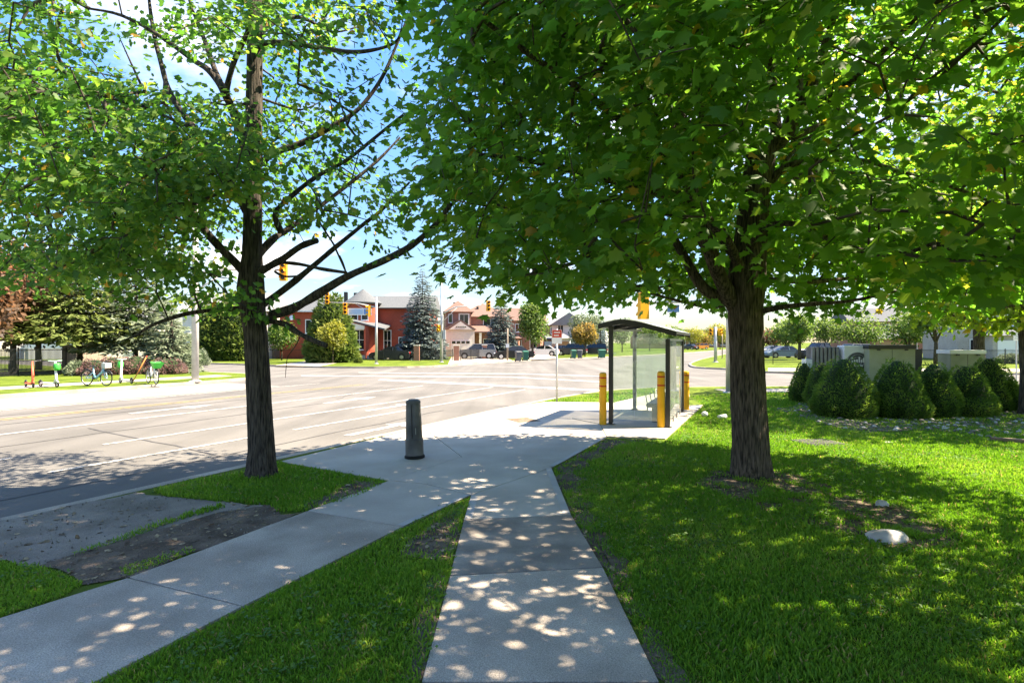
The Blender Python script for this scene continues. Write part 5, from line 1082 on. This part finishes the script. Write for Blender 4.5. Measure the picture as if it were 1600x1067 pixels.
# driveways, parking lot, far walks
def pave(name, l, m, z=.005): tag(MB().sheet(P2(l), z).build(name, m), kind='structure')
pave('driveway', [(430,571),(500,572),(560,561),(640,557),(600,555),(500,561)], M_CONC, .0045)
pave('driveway', [(700,569),(800,563),(790,557.5),(705,558)], M_CONC, .0050); pave('driveway', [(832,562),(872,560),(862,553),(800,554.5)], M_CONC, .0050)
pave('parking_lot', [(1180,556.5),(1330,559),(1330,553),(1195,551)], M_ASPH)
pave('far_path', [(1200,579.5),(1600,581),(1600,576),(1200,575)], M_CONC)

# ------------------------------------------------------------------ cars
def car(loc, rz, paint, label, kind='sedan', name='parked_car'):
    t = thing(name, label, 'pickup' if kind == 'pickup' else 'car', loc, rz, 'cars parked by the houses and lot'); W2 = .88
    if kind == 'sedan': L2, belt, top = 2.28, .92, 1.44; low = [(-2.28,.55),(-2.25,.88),(-1.55,.96),(1.0,.96),(1.95,.82),(2.22,.66),(2.28,.42),(2.2,.24),(-2.2,.24)]; gh = [(-1.62,.955),(-.95,1.42),(.15,1.44),(1.02,.955)]
    elif kind == 'suv': L2, belt, top = 2.25, 1.05, 1.72; low = [(-2.25,.60),(-2.22,1.06),(1.05,1.08),(2.0,.98),(2.24,.78),(2.28,.45),(2.2,.28),(-2.2,.28)]; gh = [(-2.16,1.075),(-1.95,1.64),(-1.5,1.72),(.35,1.70),(1.12,1.075)]
    else: L2, belt, top = 2.7, 1.10, 1.85; low = [(-2.75,.62),(-2.72,1.12),(1.35,1.14),(2.55,1.06),(2.72,.85),(2.75,.5),(2.65,.36),(-2.65,.36)]; gh = [(-.75,1.135),(-.60,1.82),(.55,1.84),(1.25,1.135)]
    def loft(prof, ws, nm, m):
        n = len(prof); v = []; f = []
        for s_, ins in ((-1,0),(-1,1),(1,1),(1,0)):
            for x, z in prof:
                sc = 1-(.03 if not ins else 0); v.append((x*(sc if ins == 0 else 1), s_*(ws(z)-(0 if ins == 0 else .05)*1) if ins == 0 else s_*(ws(z)-.05), z))
        for r_ in range(3):
            for i in range(n): f.append((r_*n+i, r_*n+(i+1)%n, (r_+1)*n+(i+1)%n, (r_+1)*n+i))
        f += [tuple(range(n)), tuple(3*n+i for i in range(n-1,-1,-1))]; m_ = MB(); m_.add(v,f); return m_.build(nm, m, t, 'a', bevel=.04)
    loft(low, lambda z: W2, 'body', paint)
    loft(gh, lambda z: W2-.04-.30*(z-belt), 'glasshouse', M_DARK)
    zt = gh[1][1]; rx0, rx1 = gh[1][0]+.02, gh[-2][0]
    MB().box((rx0,-(W2-.20),top-.03),(rx1,W2-.20,top+.025)).build('roof', paint, t, bevel=.02)
    for x in ((gh[0][0]+gh[-1][0])/2-.1,):
        for s_ in (-1,1): MB().tube([(x,s_*(W2-.04),belt+.02),(x,s_*(W2-.20),top-.02)],.035,5).build('pillar', paint, t)
    for s_ in (-1,1):
        MB().tube([(gh[0][0],s_*(W2-.10),belt+.02),(rx0,s_*(W2-.22),top-.02)],.035,5).tube([(gh[-1][0],s_*(W2-.10),belt+.02),(rx1,s_*(W2-.22),top-.02)],.035,5).build('pillar', paint, t)
        MB().box((gh[-1][0]-.15,s_*(W2+.02)-.06,belt),(gh[-1][0]+.05,s_*(W2+.02)+.06,belt+.14)).build('mirror', paint, t, bevel=.02)
        MB().box((L2-.17,s_*.62-.2,.60),(L2-.02,s_*.62+.2,.74)).build('headlight', M_HEAD, t, bevel=.02); MB().box((-L2-.015,s_*.66-.17,.70),(-L2+.08,s_*.66+.17,.88)).build('tail_light', M_TAIL, t, bevel=.02)
        for x in (-L2*.62, L2*.64):
            w = MB().cyl((x,s_*(W2-.20),.34),(x,s_*(W2+.01),.34),.34,n=20).build('wheel', M_TYRE, t, 'a', bevel=.02); MB().cyl((x,s_*(W2+.0),.34),(x,s_*(W2+.018),.34),.21,n=14).build('rim', M_RIM, w)
            MB().cyl((x,s_*(W2-.12),.36),(x,s_*(W2+.004),.36),.40,n=20).build('wheel_arch', M_TYRE, t, 'a')
    MB().box((-L2-.02,-.26,.50),(-L2+.02,.26,.62)).build('number_plate', M_WHITE, t)
    return t
paint = lambda n, c, r=.3, me=.2: pmat('paint_'+n, c, rough=r, metal=me, spec=.6)
car(X_(612,58), R(172), paint('charcoal',(0.03,0.032,0.04)), 'dark car on the drive before the red house porch')
car(X_(745,63), R(185), paint('silver',(0.26,0.26,0.27),.3,.5), 'silver minivan on the drive before the rose brick house', 'suv')
car(X_(803,61), R(182), paint('black',(0.012,0.012,0.014)), 'black sedan behind the tan pole')
car(X_(786,72), R(176), paint('navy',(0.02,0.024,0.035)), 'dark van behind the black sedan by the second spruce', 'suv')
car(X_(848,76), R(168), paint('white',(0.62,0.62,0.62),.3,0), 'white sedan under the round green tree')
car(X_(873,84), R(172), paint('silver',(0.3,0.3,0.3)), 'silver car right of the white sedan')
car(X_(893,79), R(165), paint('charcoal',(0.03,0.03,0.035)), 'dark car behind the wheeled bins by the orange-tinged tree', 'suv')
car(X_(926,82), R(165), paint('navy',(0.02,0.02,0.03)), 'dark car behind the shelter corner and orange tree', 'suv')
car(X_(1222,66), R(188), paint('steel_blue',(0.13,0.19,0.27)), 'grey-blue sedan in the lot right of the big maple trunk')
car(X_(1206,76), R(186), paint('white',(0.6,0.6,0.6)), 'white car behind the grey-blue sedan')
car(X_(1282,60), R(200), paint('plum',(0.045,0.045,0.06)), 'dark pickup in the lot left of the slatted cabinet', 'pickup')
car(X_(1330,62), R(195), paint('silver',(0.4,0.4,0.4)), 'pale car behind the fan-grille cabinet', 'suv')
car(X_(1094,150), R(200), pmat('paint_orange',(0.5,0.2,0.04),rough=.4), 'small orange vehicle far off by the red building', 'suv')
car(X_(1078,140), R(120), paint('charcoal',(0.03,0.03,0.035)), 'dark car far down the main street')

# ------------------------------------------------------------------ bins, pillars, fences
M_BING = pmat('green_bin',(0.02,0.13,0.085),rough=.5); M_BINY = pmat('grey_bin',(0.10,0.105,0.11),rough=.5)
def bin_(px, py, m, label, rz=0):
    t = thing('wheeled_bin', label, 'bin', g(px,py), rz, 'wheeled bins put out along the far kerb')
    v = [(-.22,-.22,.06),(.22,-.22,.06),(.22,.22,.06),(-.22,.22,.06),(-.29,-.32,.94),(.29,-.32,.94),(.29,.32,.94),(-.29,.32,.94)]; b_ = MB(); b_.add(v,[(3,2,1,0),(4,5,6,7),(0,1,5,4),(1,2,6,5),(2,3,7,6),(3,0,4,7)]); b_.build('body', m, t, bevel=.02)
    l = MB(); l.add([(-.31,-.36,.945),(.31,-.36,.945),(.31,.34,.945),(-.31,.34,.945),(-.27,-.30,1.02),(.27,-.30,1.02),(.27,.30,1.05),(-.27,.30,1.05)],[(3,2,1,0),(4,5,6,7),(0,1,5,4),(1,2,6,5),(2,3,7,6),(3,0,4,7)]); l.build('lid', m, t, bevel=.015)
    for s_ in (-1,1): MB().cyl((s_*.20,.27,.11),(s_*.27,.27,.11),.11,n=14).build('wheel', M_TYRE, t)
    MB().tube([(-.24,.36,.98),(.24,.36,.98)],.018,6).build('handle', M_BLACK, t)
bin_(810,565,M_BINY,'grey wheeled bin at the kerb beside the tan pole',.3); bin_(821,564,M_BING,'green wheeled bin right of the grey one near the tan pole',.2)
bin_(896,560.5,M_BING,'green wheeled bin left of the orange-tinged tree',.2); bin_(906,560.3,M_BINY,'grey wheeled bin before the orange-tinged tree',-.2); bin_(938.5,559.5,M_BING,'green wheeled bin just left of the shelter post',.1); bin_(942,559.2,M_BING,'green wheeled bin partly behind the shelter post',.1)
def pillar(px, py, label, h_=1.55):
    t = thing('brick_pillar', label, 'pillar', g(px,py), R(5), 'brick pillars along the house fences'); MB().box((-.28,-.28,-.03),(.28,.28,h_)).build('shaft', M_BRICKT if px > 640 else M_BRICKR, t); MB().box((-.34,-.34,h_),(.34,.34,h_+.08)).build('cap', M_CREAM, t, bevel=.01)
PIL = [(368,561.5,'brick pillar at the grey fence left of the dark trunk'),(484,561,'brick pillar left of the conical cedar'),(547,563.5,'brick pillar at the red house drive entrance'),(651,563.5,'brick pillar at the foot of the big blue spruce'),(713,563.5,'brick pillar before the white garage'),(757,560.5,'brick pillar before the silver minivan')]
for p in PIL: pillar(*p)
def iron_fence(a, b, h_, label, n, post=None, joined=True):
    a = Vector(a); b = Vector(b); d = b-a; L_ = d.length; t = thing('iron_fence', label, 'fence', a, math.atan2(d.y,d.x))
    for z in (.18, h_-.12): MB().box((0,-.016,z),(L_,.016,z+.035)).build('rail', M_BLACK, t)
    pm = MB().box((-.013,-.013,.03),(.013,.013,h_)).mesh('picket', M_BLACK)
    if joined:
        m = MB()
        for i in range(n): x = L_*(i+.5)/n; m.box((x-.008,-.008,.03),(x+.008,.008,h_))
        tag(m.build('pickets', M_BLACK, t), kind='stuff')
    else:
        for i in range(n): o = bpy.data.objects.new('picket', pm); link(o, t); o.location = (L_*(i+.5)/n,0,0)
    k = post or max(2, int(L_/2.4)+1)
    for i in range(k): x = L_*i/(k-1); MB().box((x-.03,-.03,-.02),(x+.03,.03,h_+.06)).build('post', M_BLACK, t)
for i in range(len(PIL)-1):
    if i != 1: iron_fence(g(PIL[i][0]+6,PIL[i][1]),g(PIL[i+1][0]-6,PIL[i+1][1]),1.15,'black iron fence between the '+['first and second','', 'third and fourth','fourth and fifth','fifth and sixth'][i]+' brick pillars from the left',60)
iron_fence(g(-60,592),g(103,583),1.55,'black iron fence behind the red scooter on the far left',80,joined=False)
iron_fence(g(1150,568),g(1330,570),1.25,'black iron fence on the lawn before the grey-blue sedan',110)
iron_fence(g(1440,568),g(1640,570),1.3,'black iron fence before the stone townhouse',110)
def board_fence(a, b, h_, label, m):
    a = Vector(a); b = Vector(b); d = b-a; L_ = d.length; t = thing('board_fence', label, 'fence', a, math.atan2(d.y,d.x)); n = int(L_/.155)
    ms = [MB().box((-.068,-.012-.004*k,.04),(.068,.012,h_-.05+.03*k)).mesh('board', m) for k in range(3)]
    for i in range(n): o = bpy.data.objects.new('board', ms[random.randrange(3)]); link(o, t); o.location = ((i+.5)*.155,0,0)
    for z in (.35,h_-.35): MB().box((0,.013,z),(L_,.055,z+.09)).build('rail', m, t)
board_fence(g(97,580),g(168,574.5),1.75,'weathered brown board fence under the yellow-green spruce',M_WOOD)
board_fence(g(322,561.5),g(362,561),1.9,'grey board fence left of the dark trunk',M_WOODG); board_fence(g(374,561),g(398,560.5),1.5,'short grey board fence just behind the dark trunk',M_WOODG)
sg_ = thing('lot_sign','small white sign by the trunk at the right edge','sign',X_(1588,24)); MB().cyl((0,0,0),(0,0,2.3),.025,n=8).build('pole', M_GREYM, sg_); p_ = MB().box((-.16,-.04,1.98),(.16,-.03,2.34)).build('sign_panel', M_WHITE, sg_)
for i in range(4): MB().box((-.12,-.044,2.04+i*.07),(.12,-.0401,2.065+i*.07)).build('text_bar', M_GREYM, p_)
